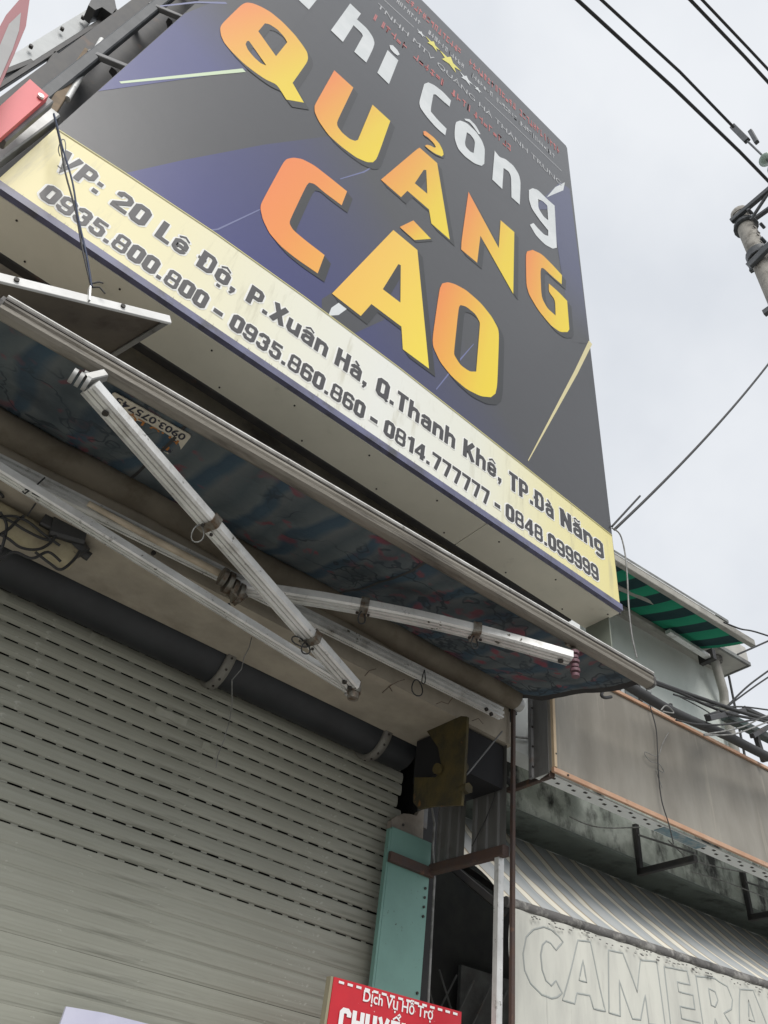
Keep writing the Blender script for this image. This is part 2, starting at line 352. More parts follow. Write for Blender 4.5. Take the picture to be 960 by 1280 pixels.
# a heavy poster face drawn with strokes: (width, [(thickness, closed, points)...]) at cap height 1
T = .225; TH = .15
def ring(x0, y0, x1, y1, c=.09): return [(x0, y0+c), (x0+c, y0), (x1-c, y0), (x1, y0+c), (x1, y1-c), (x1-c, y1), (x0+c, y1), (x0, y1-c)]
def S(*a, t=T, cl=False): return (t, cl, list(a))
def dot(x, y, r_=.2): return (r_, False, [(x, y), (x, y+r_*.95)])
_a, _b = .1, .48
BOWL = (T, True, ring(_a, .1, _b, .62, .08))
def acc(ch, cx=.29, y=.80):
    return {'^': [S((cx-.19, y), (cx, y+.14), (cx+.19, y), t=.075)], '`': [S((cx-.12, y+.19), (cx+.08, y+.03), t=.11)], '.': [dot(cx, -.27, .15)],
            'u~': [S((cx-.17, y+.10), (cx-.10, y+.01), (cx+.10, y+.01), (cx+.17, y+.10), t=.07), S((cx-.19, y+.17), (cx-.07, y+.25), (cx+.07, y+.17), (cx+.19, y+.25), t=.07)],
            '?': [S((cx+.05, y+.2), (cx+.15, y+.28), (cx+.22, y+.2), (cx+.12, y+.1), t=.06)]}[ch]
FACE = {
 '0': (.58, [S(*ring(_a, .1, _b, .9), cl=True)]), '1': (.42, [S((.30, 0), (.30, 1)), S((.04, .76), (.18, .84), (.3, .9), t=.15)]),
 '2': (.58, [S((_a, .66), (_a, .8), (.19, .9), (.39, .9), (_b, .8), (_b, .60), (_a+.02, .2), (_a+.02, .09), (.58, .09), t=.185)]),
 '3': (.58, [S((_a, .70), (_a, .8), (.19, .9), (.39, .9), (_b, .8), (_b, .62), (.38, .53), (.26, .53), t=.19), S((.30, .53), (.38, .53), (_b, .44), (_b, .2), (.39, .1), (.19, .1), (_a, .2), (_a, .32), t=.19)]),
 '4': (.62, [S((.44, 0), (.44, 1)), S((.40, .93), (.08, .34), (.08, .27), (.62, .27), t=.15)]),
 '5': (.58, [S((.54, .915), (_a+.02, .915), (_a+.02, .52), t=.17), S((_a, .55), (.22, .6), (.38, .6), (_b, .5), (_b, .2), (.39, .1), (.19, .1), (_a, .2), (_a, .32), t=.19)]),
 '6': (.58, [(.18, True, ring(.085, .085, .495, .54)), S((.085, .4), (.085, .82), (.18, .915), (.40, .915), (.495, .82), (.495, .72), t=.18)]),
 '7': (.56, [S((0, .905), (.46, .905), (.46, .84), (.25, 0), t=.19)]),
 '8': (.60, [(.155, True, ring(.08, .078, .52, .50, .08)), (.155, True, ring(.10, .50, .50, .922, .07))]),
 '9': (.58, [(.18, True, ring(.085, .46, .495, .915)), S((.495, .6), (.495, .18), (.40, .085), (.18, .085), (.085, .18), (.085, .28), t=.18)]),
 '.': (.26, [dot(.13, 0)]), ',': (.26, [dot(.13, 0), S((.18, .05), (.08, -.17), t=.1)]), ':': (.26, [dot(.13, .0), dot(.13, .46)]),
 'V': (.66, [S((.09, 1), (.33, .0), (.57, 1), t=.21)]), 'P': (.6, [S((.11, 0), (.11, 1), t=.22), S((.11, .91), (.40, .91), (.49, .82), (.49, .54), (.40, .45), (.11, .45), t=.18)]),
 'L': (.5, [S((.11, 1), (.11, 0), t=.22), S((.0, .09), (.5, .09), t=.18)]), 'D': (.64, [S((.13, 1), (.13, 0), t=.22), S((.13, .91), (.42, .91), (.52, .8), (.52, .2), (.42, .09), (.13, .09), t=.18)]),
 'Q': (.6, [S(*ring(_a, .1, .5, .9), cl=True), S((.34, .22), (.58, -.06), t=.15)]), 'T': (.56, [S((.28, 0), (.28, 1), t=.22), S((0, .91), (.56, .91), t=.18)]),
 'X': (.64, [S((.1, 1), (.54, 0), t=.22), S((.54, 1), (.1, 0), t=.22)]), 'H': (.64, [S((.11, 1), (.11, 0), t=.22), S((.53, 1), (.53, 0), t=.22), S((.11, .52), (.53, .52), t=.18)]),
 'K': (.66, [S((.11, 1), (.11, 0), t=.22), S((.56, 1), (.22, .50), t=.21), S((.26, .58), (.58, 0), t=.22)]), 'N': (.66, [S((.11, 1), (.11, 0), t=.22), S((.55, 1), (.55, 0), t=.22), S((.12, .98), (.54, .02), t=.2)]),
 'C': (.58, [S((_b, .66), (_b, .8), (.39, .9), (.19, .9), (_a, .8), (_a, .2), (.19, .1), (.39, .1), (_b, .2), (_b, .34))]), 'U': (.6, [S((_a, 1), (_a, .2), (.2, .1), (.4, .1), (.5, .2), (.5, 1))]),
 'Y': (.64, [S((.32, 0), (.32, .5), t=.22), S((.09, 1), (.32, .42), (.55, 1), t=.2)]), 'E': (.52, [S((.11, 1), (.11, 0), t=.22), S((.11, .91), (.5, .91), t=.17), S((.11, .5), (.46, .5), t=.16), S((.11, .09), (.5, .09), t=.17)]),
 'A': (.66, [S((.09, 0), (.33, 1), (.57, 0), t=.2), S((.18, .24), (.48, .24), t=.14)]),
 'e': (.56, [S((.46, .24), (.44, .16), (.36, .085), (.2, .085), (_a, .18), (_a, .54), (.2, .635), (.36, .635), (.46, .54), (.46, .36), (.14, .36), t=.165)]),
 'o': (.56, [(.19, True, ring(_a, .095, .46, .625, .08))]), 'u': (.58, [S((_a, .72), (_a, .2), (.18, .1), (.3, .1), (.46, .2), t=.19), S((.48, .72), (.48, 0), t=.2)]),
 'n': (.58, [S((_a, .72), (_a, 0), t=.2), S((_a, .5), (.26, .62), (.38, .62), (_b, .53), (_b, 0), t=.19)]), 'h': (.58, [S((_a, 1), (_a, 0), t=.2), S((_a, .5), (.26, .62), (.38, .62), (_b, .53), (_b, 0), t=.19)]),
 'a': (.56, [S((_a, .5), (_a, .56), (.18, .635), (.37, .635), (.46, .55), (.46, 0), t=.18), S((.46, .4), (.2, .4), (_a, .32), (_a, .15), (.18, .085), (.32, .085), (.46, .2), t=.155)]),
 'g': (.58, [(.18, True, ring(_a, .16, _b, .63, .08)), S((_b, .66), (_b, -.10), (.39, -.17), (.19, -.17), (_a, -.10), t=.18)]),
}
ALIAS = {'ê': ('e', '^', .29, .80), 'Đ': ('D', None, 0, 0), 'ộ': ('o', '^.', .28, .79), 'â': ('a', '^', .28, .79), 'à': ('a', '`', .28, .74), 'ẵ': ('a', 'u~', .28, .76), 'Ể': ('E', '^?', .28, 1.04), 'À': ('A', '`', .33, 1.04)}
def ribbon(pts, t, closed):
    """left and right offset lines of a mitred stroke"""
    P_ = [V(p) for p in pts]; n_ = len(P_); l_, r_ = [], []
    for i in range(n_):
        d1 = (P_[i]-P_[i-1]) if (i or closed) else (P_[1]-P_[0]); d2 = (P_[(i+1) % n_]-P_[i]) if (i < n_-1 or closed) else (P_[-1]-P_[-2])
        d1.normalize(); d2.normalize(); n1, n2 = V((-d1.y, d1.x)), V((-d2.y, d2.x)); m_ = n1+n2
        if m_.length < .3: m_ = n1.copy()
        m_.normalize(); k = t/2/max(.45, m_.dot(n1)); l_.append(P_[i]+m_*k); r_.append(P_[i]-m_*k)
    return l_, r_
def heavy(mb, body, x0, x1, z0, cap, fn, gap=.07):
    items = []; pen = 0
    for ch in body:
        if ch == ' ': pen += .3; continue
        st = []; base = ch
        if ch in ALIAS:
            base, ac, cx, y = ALIAS[ch]
            if ch == 'Đ': st += [S((-.05, .5), (.27, .5), t=.12)]
            elif ac == '^.': st += acc('^', cx, y)+acc('.', cx)
            elif ac == '^?': st += acc('^', cx, y)+acc('?', cx, y)
            else: st += acc(ac, cx, y)
        w_, g = FACE[base]; items.append((pen, g+st)); pen += w_+gap
    tot = pen-gap; k = (x1-x0)/tot; d_ = 0
    for off, strokes in items:
        for i, (t, cl, pts) in enumerate(strokes):
            l_, r_ = ribbon(pts, t, cl); n_ = len(pts); vs = [fn(x0+(off+p.x)*k, z0+p.y*cap, .00005*i) for p in l_+r_]
            mb.add(vs, [(j, (j+1) % n_, (j+1) % n_+n_, j+n_) for j in range(n_ if cl else n_-1)])
    return mb

# ================================================================== ground
struct('road', MB().box((-400, -400, -.3), (400, -2.9, 0)), 'asphalt')
struct('pavement', MB().box((-60, -2.75, -.3), (60, 9, .12)), 'pavement')
struct('kerb', MB().box((-60, -2.9, -.3), (60, -2.75, .13)), 'kerb')
struct('ground', MB().box((-400, 9, -.3), (400, 400, .0)), 'asphalt')

# ================================================================== the shop building
BY = 2.38                                   # face of the concrete beam over the shutter
b = thing('shop_building', 'shop front with cream plastered beam over the grey roller shutter, behind the tall billboard', 'building', (-2, 2.38, 0))
obj('beam', MB().box((-6, BY, 3.2), (2.43, 2.76, 3.62)), 'plaster', b)
obj('upper_wall', MB().box((-6, BY+.02, 3.62), (2.43, 2.76, 4.35)), 'plaster_dark', b, label='dark brown-grey wall above the awning, under the billboard')  # darker plaster tone with blotches than the beam below
obj('side_wall', MB().box((2.40, 2.98, 0), (2.52, 8, 4.35)), 'shop_dark', b)
obj('side_wall', MB().box((-6, 2.76, 0), (-1.9, 8, 4.35)), 'plaster_dark', b)
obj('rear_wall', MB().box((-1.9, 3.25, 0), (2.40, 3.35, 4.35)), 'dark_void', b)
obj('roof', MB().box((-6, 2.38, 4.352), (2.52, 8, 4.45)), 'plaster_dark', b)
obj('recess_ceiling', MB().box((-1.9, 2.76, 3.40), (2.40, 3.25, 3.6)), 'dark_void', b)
# plaster cracks on the underside of the beam
for k, pts in enumerate([[(456, 845), (462, 838), (470, 836)], [(478, 866), (488, 857), (497, 852), (506, 849)], [(486, 858), (490, 864)], [(545, 880), (552, 877), (560, 880), (566, 872)], [(604, 905), (598, 898), (590, 901)]]):
    m = MB(); m.tube([onZ(p, 3.197) for p in pts], .0016, 5); obj('crack', m, 'crack', b)

# ================================================================== roller shutter
SY = 3.0; PIT = .0626; SL0, SL1 = -1.75, 2.26
sh = thing('roller_shutter', 'large grey-green slatted roller shutter with rows of slots near the top', 'roller shutter', (.3, SY, 0))
def slat_mesh(slotted, phase=0):
    m = MB(); h = PIT; sl = .0058
    z0 = sl
    prof = [(z0, .005), (z0+.004, .0), (z0+.016, -.0038), (z0+.020, -.0034), (z0+.024, -.0042), (z0+.038, -.0036), (h-.004, .0), (h, .005)] if slotted else [(z0, .0018), (z0+.004, -.0005), (z0+.018, -.0022), (z0+.024, -.0019), (z0+.028, -.0023), (z0+.040, -.002), (h-.004, -.0004), (h, .0018)]
    vs = []
    for x in (SL0, SL1): vs += [(x, y_, z_) for z_, y_ in prof]
    k = len(prof); m.add(vs, [(i, i+1, i+1+k, i+k) for i in range(k-1)])
    if slotted:
        per = .0836; L_ = .056; x = SL0-per+phase
        while x < SL1:
            a, bb = max(x+L_, SL0), min(x+per, SL1)
            if bb > a: m.add([(a, .006, 0), (bb, .006, 0), (bb, .006, z0), (a, .006, z0)], [(0, 1, 2, 3)])
            x += per
    else: m.add([(SL0, .003, 0), (SL1, .003, 0), (SL1, .0018, z0), (SL0, .0018, z0)], [(0, 1, 2, 3)])
    me = bpy.data.meshes.new('slat'); me.from_pydata([tuple(v_) for v_ in m.v], [], m.f); me.materials.append(MATS['slat']); return me
sA, sB, sC = slat_mesh(True, .03), slat_mesh(True, .068), slat_mesh(False)
for k in range(-1, 48):
    z = 3.107 - .004 - k*PIT
    if z < .14: break
    me = (sA if k % 2 else sB) if k <= 12 else sC
    o = link('slat', me, None, sh); o.rotation_euler.y = random.uniform(-.0008, .0008); o.location = (-.3 + random.uniform(-.02, .02), random.uniform(-.0015, .0015), z)
for (x0, x1, row) in ((-.02, .16, 0), (.9, 1.05, 3), (1.15, 1.22, 4), (.52, .58, 0)):
    z = 3.107+PIT*.30-row*PIT; m = MB(); r_ = random.Random(row+int(x0*90)); n_ = 9
    top_ = [(x0+(x1-x0)*i/n_, z+.030+r_.uniform(-.004, .002)) for i in range(n_+1)]; bot_ = [(x0+(x1-x0)*i/n_, z-.006+r_.uniform(-.003, .005)) for i in range(n_, -1, -1)]
    m.poly([bot_[::-1]+top_[::-1]], lambda a, c: V((a, SY-.0075, c))); obj('paint_patch', m, 'slat_patch', sh)
# roller tube and its two wheels
m = MB(); RA = (2.88, 3.235); m.tube([(-1.8, *RA), (2.165, *RA)], .118, 28); rt = obj('roller_tube', m, 'roller', sh)
for px in ((282, 838), (480, 930)):
    xx = onY(px, 2.78).x; m = MB()
    m.tube([(xx-.022, *RA), (xx-.02, *RA), (xx+.02, *RA), (xx+.022, *RA)], [.125, .139, .139, .125], 28)
    g = obj('roller_wheel', m, 'ring', sh)
    for q in range(7):
        m = MB(); a = R(200+q*22); m.tube([(xx, RA[0]+math.cos(a)*.137, RA[1]+math.sin(a)*.137), (xx, RA[0]+math.cos(a)*.142, RA[1]+math.sin(a)*.142)], .006, 6)
        obj('bolt', m, 'screw', g)
# guide: bell mouth, jade cover, rusty strap
gp = thing('guide_cover', 'jade green sheet steel cover beside the shutter, rusty strap across its top', 'guide cover', (2.27, 2.9, .12))
GX0, GX1, GZ = 2.146, 2.395, 2.832
obj('cover_sheet', MB().box((GX0, 2.885, .13), (GX1, 2.90, GZ)), 'jade', gp)
obj('side_flange', MB().box((GX0-.012, 2.886, .13), (GX0-.001, 2.912, GZ-.01)), 'jade', gp)
m = MB(); m.extr([(-.012, -.022), (.010, -.020), (.012, .02), (-.010, .022)], onY((487, 1070), 2.87), onY((541, 1092), 2.87)); obj('strap', m, 'rust_steel', gp)
for z in (2.62, 2.58, 2.54, 2.50, 2.2, 2.0):
    obj('rivet', MB().tube([(GX1-.02, 2.885, z), (GX1-.02, 2.879, z)], .006, 8), 'screw', gp)
gm = thing('shutter_guide', 'pale bell-mouthed end of the shutter guide above the jade cover', 'shutter guide', (2.27, 2.95, 2.5))
m = MB(); pts = tr(420, 980, 6.857, [(470, 370), (475, 310), (520, 275), (580, 252), (640, 258), (690, 272), (710, 235), (755, 215), (745, 470), (600, 420)])
m.slab(pts, lambda a, c: onY((a, c), 2.93), (0, .03, 0)); obj('bell_mouth', m, 'guide_cream', gm)
obj('guide_channel', MB().bar(onY((527, 1035), 2.95), onY((532, 960), 2.95), .05, .03, (0, 1, 0)), 'grey_steel', gm)
m = MB(); m.tube([onY((504, 1031), 2.925), onY((504, 1031), 2.92)], .007, 8); obj('hole', m, 'screw', gm)
m = MB(); m.tube([onY(p, 2.88) for p in [(540, 1010), (543, 1030), (541, 1060), (543, 1100), (539, 1180), (534, 1280), (532, 1330)]], .006, 6)
solo('cable', m, 'wire_grey', 'thin grey cable running down beside the jade cover', 'cable')

# yellow rusty bracket that carries the roller end
yb = thing('roller_bracket', 'rusty yellow steel bracket plate holding the right end of the shutter roller', 'bracket', (2.07, 2.5, 2.8))
BX = 2.07
pl = tr(440, 880, 4.8, [(450, 155), (655, 50), (690, 75), (672, 430), (655, 605), (480, 612), (400, 630), (365, 590), (375, 440), (500, 440), (540, 395), (515, 260)])
m = MB(); m.slab(pl, lambda a, c: (lambda q: V((q.x, q.y, min(q.z, 3.199))))(onX((a, c), BX)), (.014, 0, 0)); obj('plate', m, 'yellow_rust', yb)
m = MB(); q = onX((576, 960), BX+.02); m.tube([q+V((0, -.03, 0)), q+V((0, .03, 0))], .02, 10); obj('bolt', m, 'yellow_rust', yb, label='orange-rusted bolt')
m = MB(); q = onX((580, 987), BX+.02); m.tube([q+V((0, -.03, 0)), q+V((0, .03, 0))], .024, 6); obj('nut', m, 'yellow_rust', yb)
m = MB(); q = onX((549, 962), BX-.01); m.tube([q, q+V((-.02, 0, 0))], .024, 10); obj('axle_end', m, 'yellow_rust', yb)
st0, st1 = onX((583, 969), 2.12), onX((627, 915), 2.28)
solo('strut', MB().bar(st0, st1, .018, .006), 'grey_steel', 'thin slanting steel strut from the yellow bracket up to the rail end', 'strut')

# corrugated side return
sr = thing('side_return', 'grey ribbed sheet side return panel between beam end and rusty pole', 'side panel', (2.4, 2.6, 2.7))
def rib(y0, y1, z0, z1, n):
    m = MB(); vs = []; prof = []
    for i in range(n):
        a = y0+(y1-y0)*i/n; w_ = (y1-y0)/n
        prof += [(a, 0), (a+w_*.55, 0), (a+w_*.65, -.008), (a+w_*.9, -.008)]
    prof.append((y1, 0)); k = len(prof)
    for z in (z0, z1): vs += [(2.405+d_, y_, z) for y_, d_ in prof]
    m.add(vs, [(i, i+1, i+1+k, i+k) for i in range(k-1)]); return m
obj('ribbed_sheet', rib(2.39, 2.61, 2.72, 3.35, 3), 'side_sheet', sr)
obj('ribbed_sheet', rib(2.66, 2.86, 2.72, 3.35, 3), 'side_sheet', sr)
obj('corner_bar', MB().bar((2.395, 2.635, 2.70), (2.395, 2.635, 3.35), .028, .035), 'grey_steel', sr)
obj('bottom_rail', MB().bar((2.395, 2.38, 2.705), (2.395, 2.87, 2.705), .04, .045), 'rust_steel', sr)
m = MB(); m.tube([onX(p, 2.385) for p in [(624, 935), (622, 975), (617, 1000), (607, 1025), (595, 1048), (590, 1058)]], .0025, 5); obj('stray_wire', m, 'wire_black', sr)
obj('top_box', MB().box((2.10, 2.40, 2.98), (2.39, 2.70, 3.19)), 'dark_void', sr)
# pole and channel
p0 = V((2.412, 2.375, .12)); q0 = onX((638, 960), 2.412)
solo('rusty_pole', MB().bar((2.412, 2.36, .12), (2.412, 2.355, 3.62), .019, .019, (0, 1, 0)), 'rust_steel', 'thin rusty square pole standing at the right end of the shop front', 'pole')
solo('door_channel', MB().extr([(-.016, -.013), (.016, -.013), (.016, .013), (.010, .013), (.010, -.007), (-.010, -.007), (-.010, .013), (-.016, .013)], (2.40, 2.425, .12), (2.40, 2.425, 2.715), (0, 1, 0)),
     'alu', 'shiny aluminium channel standing just left of the rusty pole', 'channel')
m = MB()
for p in [(631, 862), (636, 858)]: m.tube([onX((p[0], p[1]), 2.42), onX((p[0]+1, p[1]+40), 2.42), onX((p[0]-1, p[1]+66), 2.42)], .012, 6)
m.bar(onX((640, 870), 2.43), onX((640, 892), 2.43), .05, .03); m.bar(onX((633, 866), 2.42), onX((646, 869), 2.42), .03, .03)
solo('bracket_cluster', m, 'wire_black', 'small dark bundle of conduit and clips at the awning end above the rusty pole', 'conduit')

# ================================================================== retractable awning over the shutter
aw = thing('retractable_awning', 'blue floral striped awning stretched out over the shutter, dirty aluminium front bar', 'awning', (1.1, 2.3, 3.2))
AL, AR = V((-.311, 1.723, 3.27)), V((2.444, 1.60, 3.27))
pr = []
def fab(u, v):
    # u along the width, v from the front bar (0) to the roll (1)
    a = AL.lerp(AR, u) + V((0, .03, .015)); a.z += -.0
    c = V((-.32 + u*2.74, 2.315, 3.425 + .02*u))
    p = a.lerp(c, v); p.z -= .028*math.sin(math.pi*v) + .006*math.sin(u*34+v*5)*math.sin(math.pi*v) + .014*noise.noise((u*11, v*3, 0))*math.sin(math.pi*v) + .006*noise.noise((u*30, v*8, 3))
    return p
m = MB(); m.grid(fab, 70, 16); obj('cloth', m, 'awning_cloth', aw)
m = MB(); m.grid(lambda u, v: fab(.995+.008*u, v)+V((0, 0, -.012*u)), 2, 16); obj('side_hem', m, 'shop_dark', aw, label='dark stitched right hem')
for uu in (.22, .58):
    m = MB(); m.grid(lambda u, v: fab(uu+.004*u, v)+V((0, 0, -.002)), 1, 16); obj('seam', m, 'shop_dark', aw)
# front bar profile: face, lip, groove; bright bead along the top
FP = [(-.020, -.028), (-.010, -.033), (.012, -.031), (.024, -.024), (.027, -.013), (.023, -.008), (.028, .0), (.027, .012), (.020, .022), (-.02, .024), (-.028, .0)]
m = MB(); m.extr([(-a, c) for a, c in FP[::-1]], AL, AR) if False else m.extr(FP, AL, AR); fb = obj('front_bar', m, 'alu_dirty', aw)
m = MB(); m.extr([(.012, .0225), (.027, .017), (.034, .023), (.031, .030), (.014, .032)], AL, AR); obj('bead', m, 'alu_bead', fb)
m = MB(); m.extr([(.022, .010), (.0298, .011), (.0298, .0165), (.022, .0165)], AL, AR); obj('groove', m, 'screw', fb)
for q, s_ in ((AL, -1), (AR, 1)):
    m = MB(); m.extr([(a*1.06, c*1.06) for a, c in FP], q, q+V((.012*s_, 0, 0))); obj('end_cap', m, 'bar_grimy', fb)
# rolled cloth, cream torsion tube, square rail
m = MB(); m.tube([(-.8+i*.2, 2.335, 3.375+.012*math.sin(i*1.3)+.008*i/3) for i in range(17)], .058, 16); obj('cloth_roll', m, 'roll_cloth', aw)
m = MB(); m.tube([(2.40, 2.335, 3.405), (2.44, 2.335, 3.405)], .035, 12); obj('roll_pin', m, 'alu_dull', aw)
RL, RR_ = onY((-60, 549), 2.31), onY((627, 892), 2.31)
RPr = [(-.02, -.026), (-.012, -.026), (-.012, -.019), (-.004, -.019), (-.004, -.026), (.016, -.026), (.016, -.018), (.006, -.016), (.006, -.008), (.018, -.006), (.018, .004), (.006, .006), (.006, .014), (.016, .016), (.016, .026), (-.02, .026)]
m = MB(); m.extr(RPr, RL, RR_); rl = obj('wall_rail', m, 'alu', aw)
for p in ((581, 787), (607, 887), (613, 893), (191, 692)):
    q = onY(p, 2.29); m = MB(); m.tube([q, q+V((0, -.01, 0))], .009, 10); obj('bolt', m, 'screw', rl)
m = MB(); m.tube([onY(p, 2.285) for p in [(110, 629), (150, 651), (200, 678), (279, 719)]], [.011, .012, .0135, .0145], 14); obj('torsion_tube', m, 'tube_cream', aw)
# folding arms: ribbed extrusions
def arm_prof(w_, h):
    a, c = w_/2, h/2
    return [(-a, -c*.7), (-a*.72, -c), (-a*.66, -c*.6), (-a*.5, -c*.6), (-a*.44, -c), (-.04*a, -c), (.0, -c*.55), (.1*a, -c*.55), (.14*a, -c), (a*.5, -c), (a*.56, -c*.6), (a*.68, -c*.6), (a*.74, -c), (a, -c*.7), (a, c*.8), (-a, c*.8)]
def clamp(parent, p, t, w_, h, loop=True):
    g = obj('clamp', MB().bar(p-t*.016, p+t*.016, w_+.012, h+.012), 'clip', parent)
    for s_ in (-1, 1):
        q = p+t*.022*s_-V((0, 0, h/2+.008)); obj('screw', MB().tube([q, q-V((0, 0, .006))], .006, 8), 'screw', g)
    return g
def loop_wire(p, w_, h, tw=.0025, n=14, ang=0.3, mt='wire_black', parent=None, name='tie_loop'):
    pts = [p+V((math.sin(a)*w_, math.sin(a*2)*.004, -h/2+math.cos(a)*h/2)) for a in [i*2*math.pi/n for i in range(n)]]
    return obj(name, MB().tube(pts, tw, 5, closed=True), mt, parent)
A0 = onZ((112, 484), 3.17); A1 = onY((441, 858), 2.16)
la = MB(); la.extr(arm_prof(.066, .036), A0, A1); arm1 = obj('arm', la, 'alu', aw, label='left folding arm slanting across to its elbow')
t = (A1-A0).normalized()
for f in (.0, -.018): # knuckle at the front joint
    pass
m = MB()
for k in range(3): m.tube([A0+V((-.02+.02*k-.028, 0, 0))-t*.012, A0+V((-.02+.02*k-.016, 0, 0))-t*.012], .024, 14)
obj('knuckle', m, 'alu_dull', arm1)
m = MB(); m.bar(A0-t*.02+V((.0, 0, .01)), onY((131, 469), 1.70), .03, .028); m.tube([onY((105, 466), 1.72), onY((128, 478), 1.72)], .010, 8); obj('hinge_block', m, 'alu_dull', arm1)
for f in (.055,):
    q = A0.lerp(A1, f)-V((0, 0, .02)); obj('bolt', MB().tube([q, q-V((0, 0, .007))], .010, 10), 'screw', arm1)
for f in (.39, .80):
    q = A0.lerp(A1, f); clamp(arm1, q, t, .066, .036)
q = A0.lerp(A1, .40); loop_wire(q+V((-.035, 0, -.02)), .02, .07, .0022, parent=arm1, mt='wire_grey')
q = A0.lerp(A1, .81); loop_wire(q+V((-.02, 0, -.02)), .018, .045, .003, parent=arm1); loop_wire(q+V((-.05, 0, -.015)), .035, .03, .003, parent=arm1)
for f in (.955, .98):
    q = A0.lerp(A1, f)-V((-.008, 0, .019)); obj('bolt', MB().tube([q, q-V((0, 0, .008))], .010, 6), 'screw', arm1)
m = MB(); e = A1+t*.012; m.tube([e+V((0, 0, .03)), e-V((0, 0, .045))], .022, 12); m.tube([e+V((0, 0, .0)), e-V((0, 0, .02))], .027, 12); obj('elbow_pin', m, 'clip', arm1)
B0 = onY((437, 860), 2.2); B1 = onY((-70, 545), 2.24)
m = MB(); m.extr(arm_prof(.05, .034), B0, B1); arm2 = obj('arm', m, 'alu', aw, label='folded rear arm lying along the rail')
m = MB(); m.bar(B0, B0+(B0-B1).normalized()*.03, .06, .044); obj('end_cap', m, 'alu_dull', arm2)
D0 = onY((288, 733), 2.27); E0 = onZ((712, 823), 3.17)
def bow(f): p = D0.lerp(E0, f); return p + V((.0, -.05, .014))*math.sin(math.pi*f)*.8
m = MB()
for i in range(12): m.extr(arm_prof(.07, .038), bow(i/12), bow((i+1)/12))
arm3 = obj('arm', m, 'alu', aw, label='long right folding arm reaching to the front bar')
t3 = (E0-D0).normalized()
for f in (.37, .70): q = bow(f); clamp(arm3, q, t3, .07, .038); loop_wire(q+V((0, 0, -.02)), .016, .055, .003, parent=arm3)
q = bow(.97)-V((0, 0, .021)); obj('bolt', MB().tube([q, q-V((0, 0, .007))], .011, 8), 'screw', arm3)
m = MB(); e = E0+t3*.02
for k in range(6): m.tube([e+V((.0, 0, .035-.02*k)), e+V((.0, 0, .023-.02*k))], .016 if k % 2 else .02, 10)
mat('spring_red', (.13, .06, .075), .6)
obj('joint_spring', m, 'spring_red', arm3, label='reddish spring-like joint of the arm end')
m = MB(); m.bar(e+V((0, 0, .03)), onY((716, 806), 1.66), .02, .02); m.bar(onY((708, 803), 1.66), onY((724, 812), 1.66), .02, .02); obj('hinge_block', m, 'clip', arm3)
m = MB(); q = onY((290, 727), 2.24)
for k in range(4): m.tube([q+V((-.04+.026*k-.008, 0, -.012*k)), q+V((-.04+.026*k+.010, 0, -.012*k))], .044 if k % 2 else .037, 14)
m.bar(q+V((0, 0, -.02)), q+V((.06, 0, -.06)), .05, .05); sc_cl = obj('shoulder_clamp', m, 'clip', aw, label='dark shoulder clamp on the rail')
loop_wire(onY((287, 755), 2.2), .008, .03, .003, parent=aw)
# tie wires on the rail
q = onY((530, 845), 2.27); loop_wire(q+V((0, 0, .03)), .008, .07, .0025, parent=aw); loop_wire(q+V((-.03, 0, -.035)), .03, .075, .003, parent=aw)
q = onY((45, 600), 2.22); m = MB(); m.tube([onY(p, 2.22) for p in [(56, 597), (45, 607), (31, 617), (28, 614)]], .003, 5); m.tube(cr([onY(p, 2.22) for p in [(31, 612), (45, 613), (56, 619), (50, 621), (40, 616)]]), .003, 5)
obj('tie_wire', m, 'wire_black', aw)
# small upside-down maker's plate on the cloth
def fplane():
    a, b_, c_ = fab(.15, .1), fab(.35, .1), fab(.25, .45)
    n_ = (b_-a).cross(c_-a).normalized(); return a-V((0, 0, .006)), n_
fo, fn_ = fplane()
def onF(p): d = ray(p); return CAM + d*((fo-CAM).dot(fn_)/d.dot(fn_))
lb = [onF(p) for p in [(243, 543), (222, 574), (139, 541), (141, 486)]]
O_ = onF((240, 544)); U_ = (onF((142, 489))-O_); LU = U_.length; U_.normalize(); W_ = (onF((222, 573))-O_); W_ = (W_-U_*W_.dot(U_)); LW = W_.length; W_.normalize(); LW = max(LW, .125)
DN = fn_ if (fn_.z < 0) else -fn_
def lf(k): return lambda a, c: O_+U_*a+W_*(LW-c)+DN*k if False else O_+U_*a+W_*(LW*0+(c))+DN*k
def rr(x0, y0, x1, y1, r_):
    pts = []
    for cx, cy, a0 in ((x1-r_, y1-r_, 0), (x0+r_, y1-r_, 90), (x0+r_, y0+r_, 180), (x1-r_, y0+r_, 270)):
        pts += [(cx+r_*math.cos(R(a0+k*22.5)), cy+r_*math.sin(R(a0+k*22.5))) for k in range(5)]
    return pts
mat('plate_white', (.62, .57, .47), .6, c2=(.52, .48, .40), sc_=9)
mat('plate_dark', (.02, .022, .04), .6)
mat('plate_orange', (.42, .16, .03), .6)
m = MB(); m.slab(rr(0, 0, LU, LW, .012), lf(0), DN*.003); pt = obj('maker_plate', m, 'plate_white', aw)
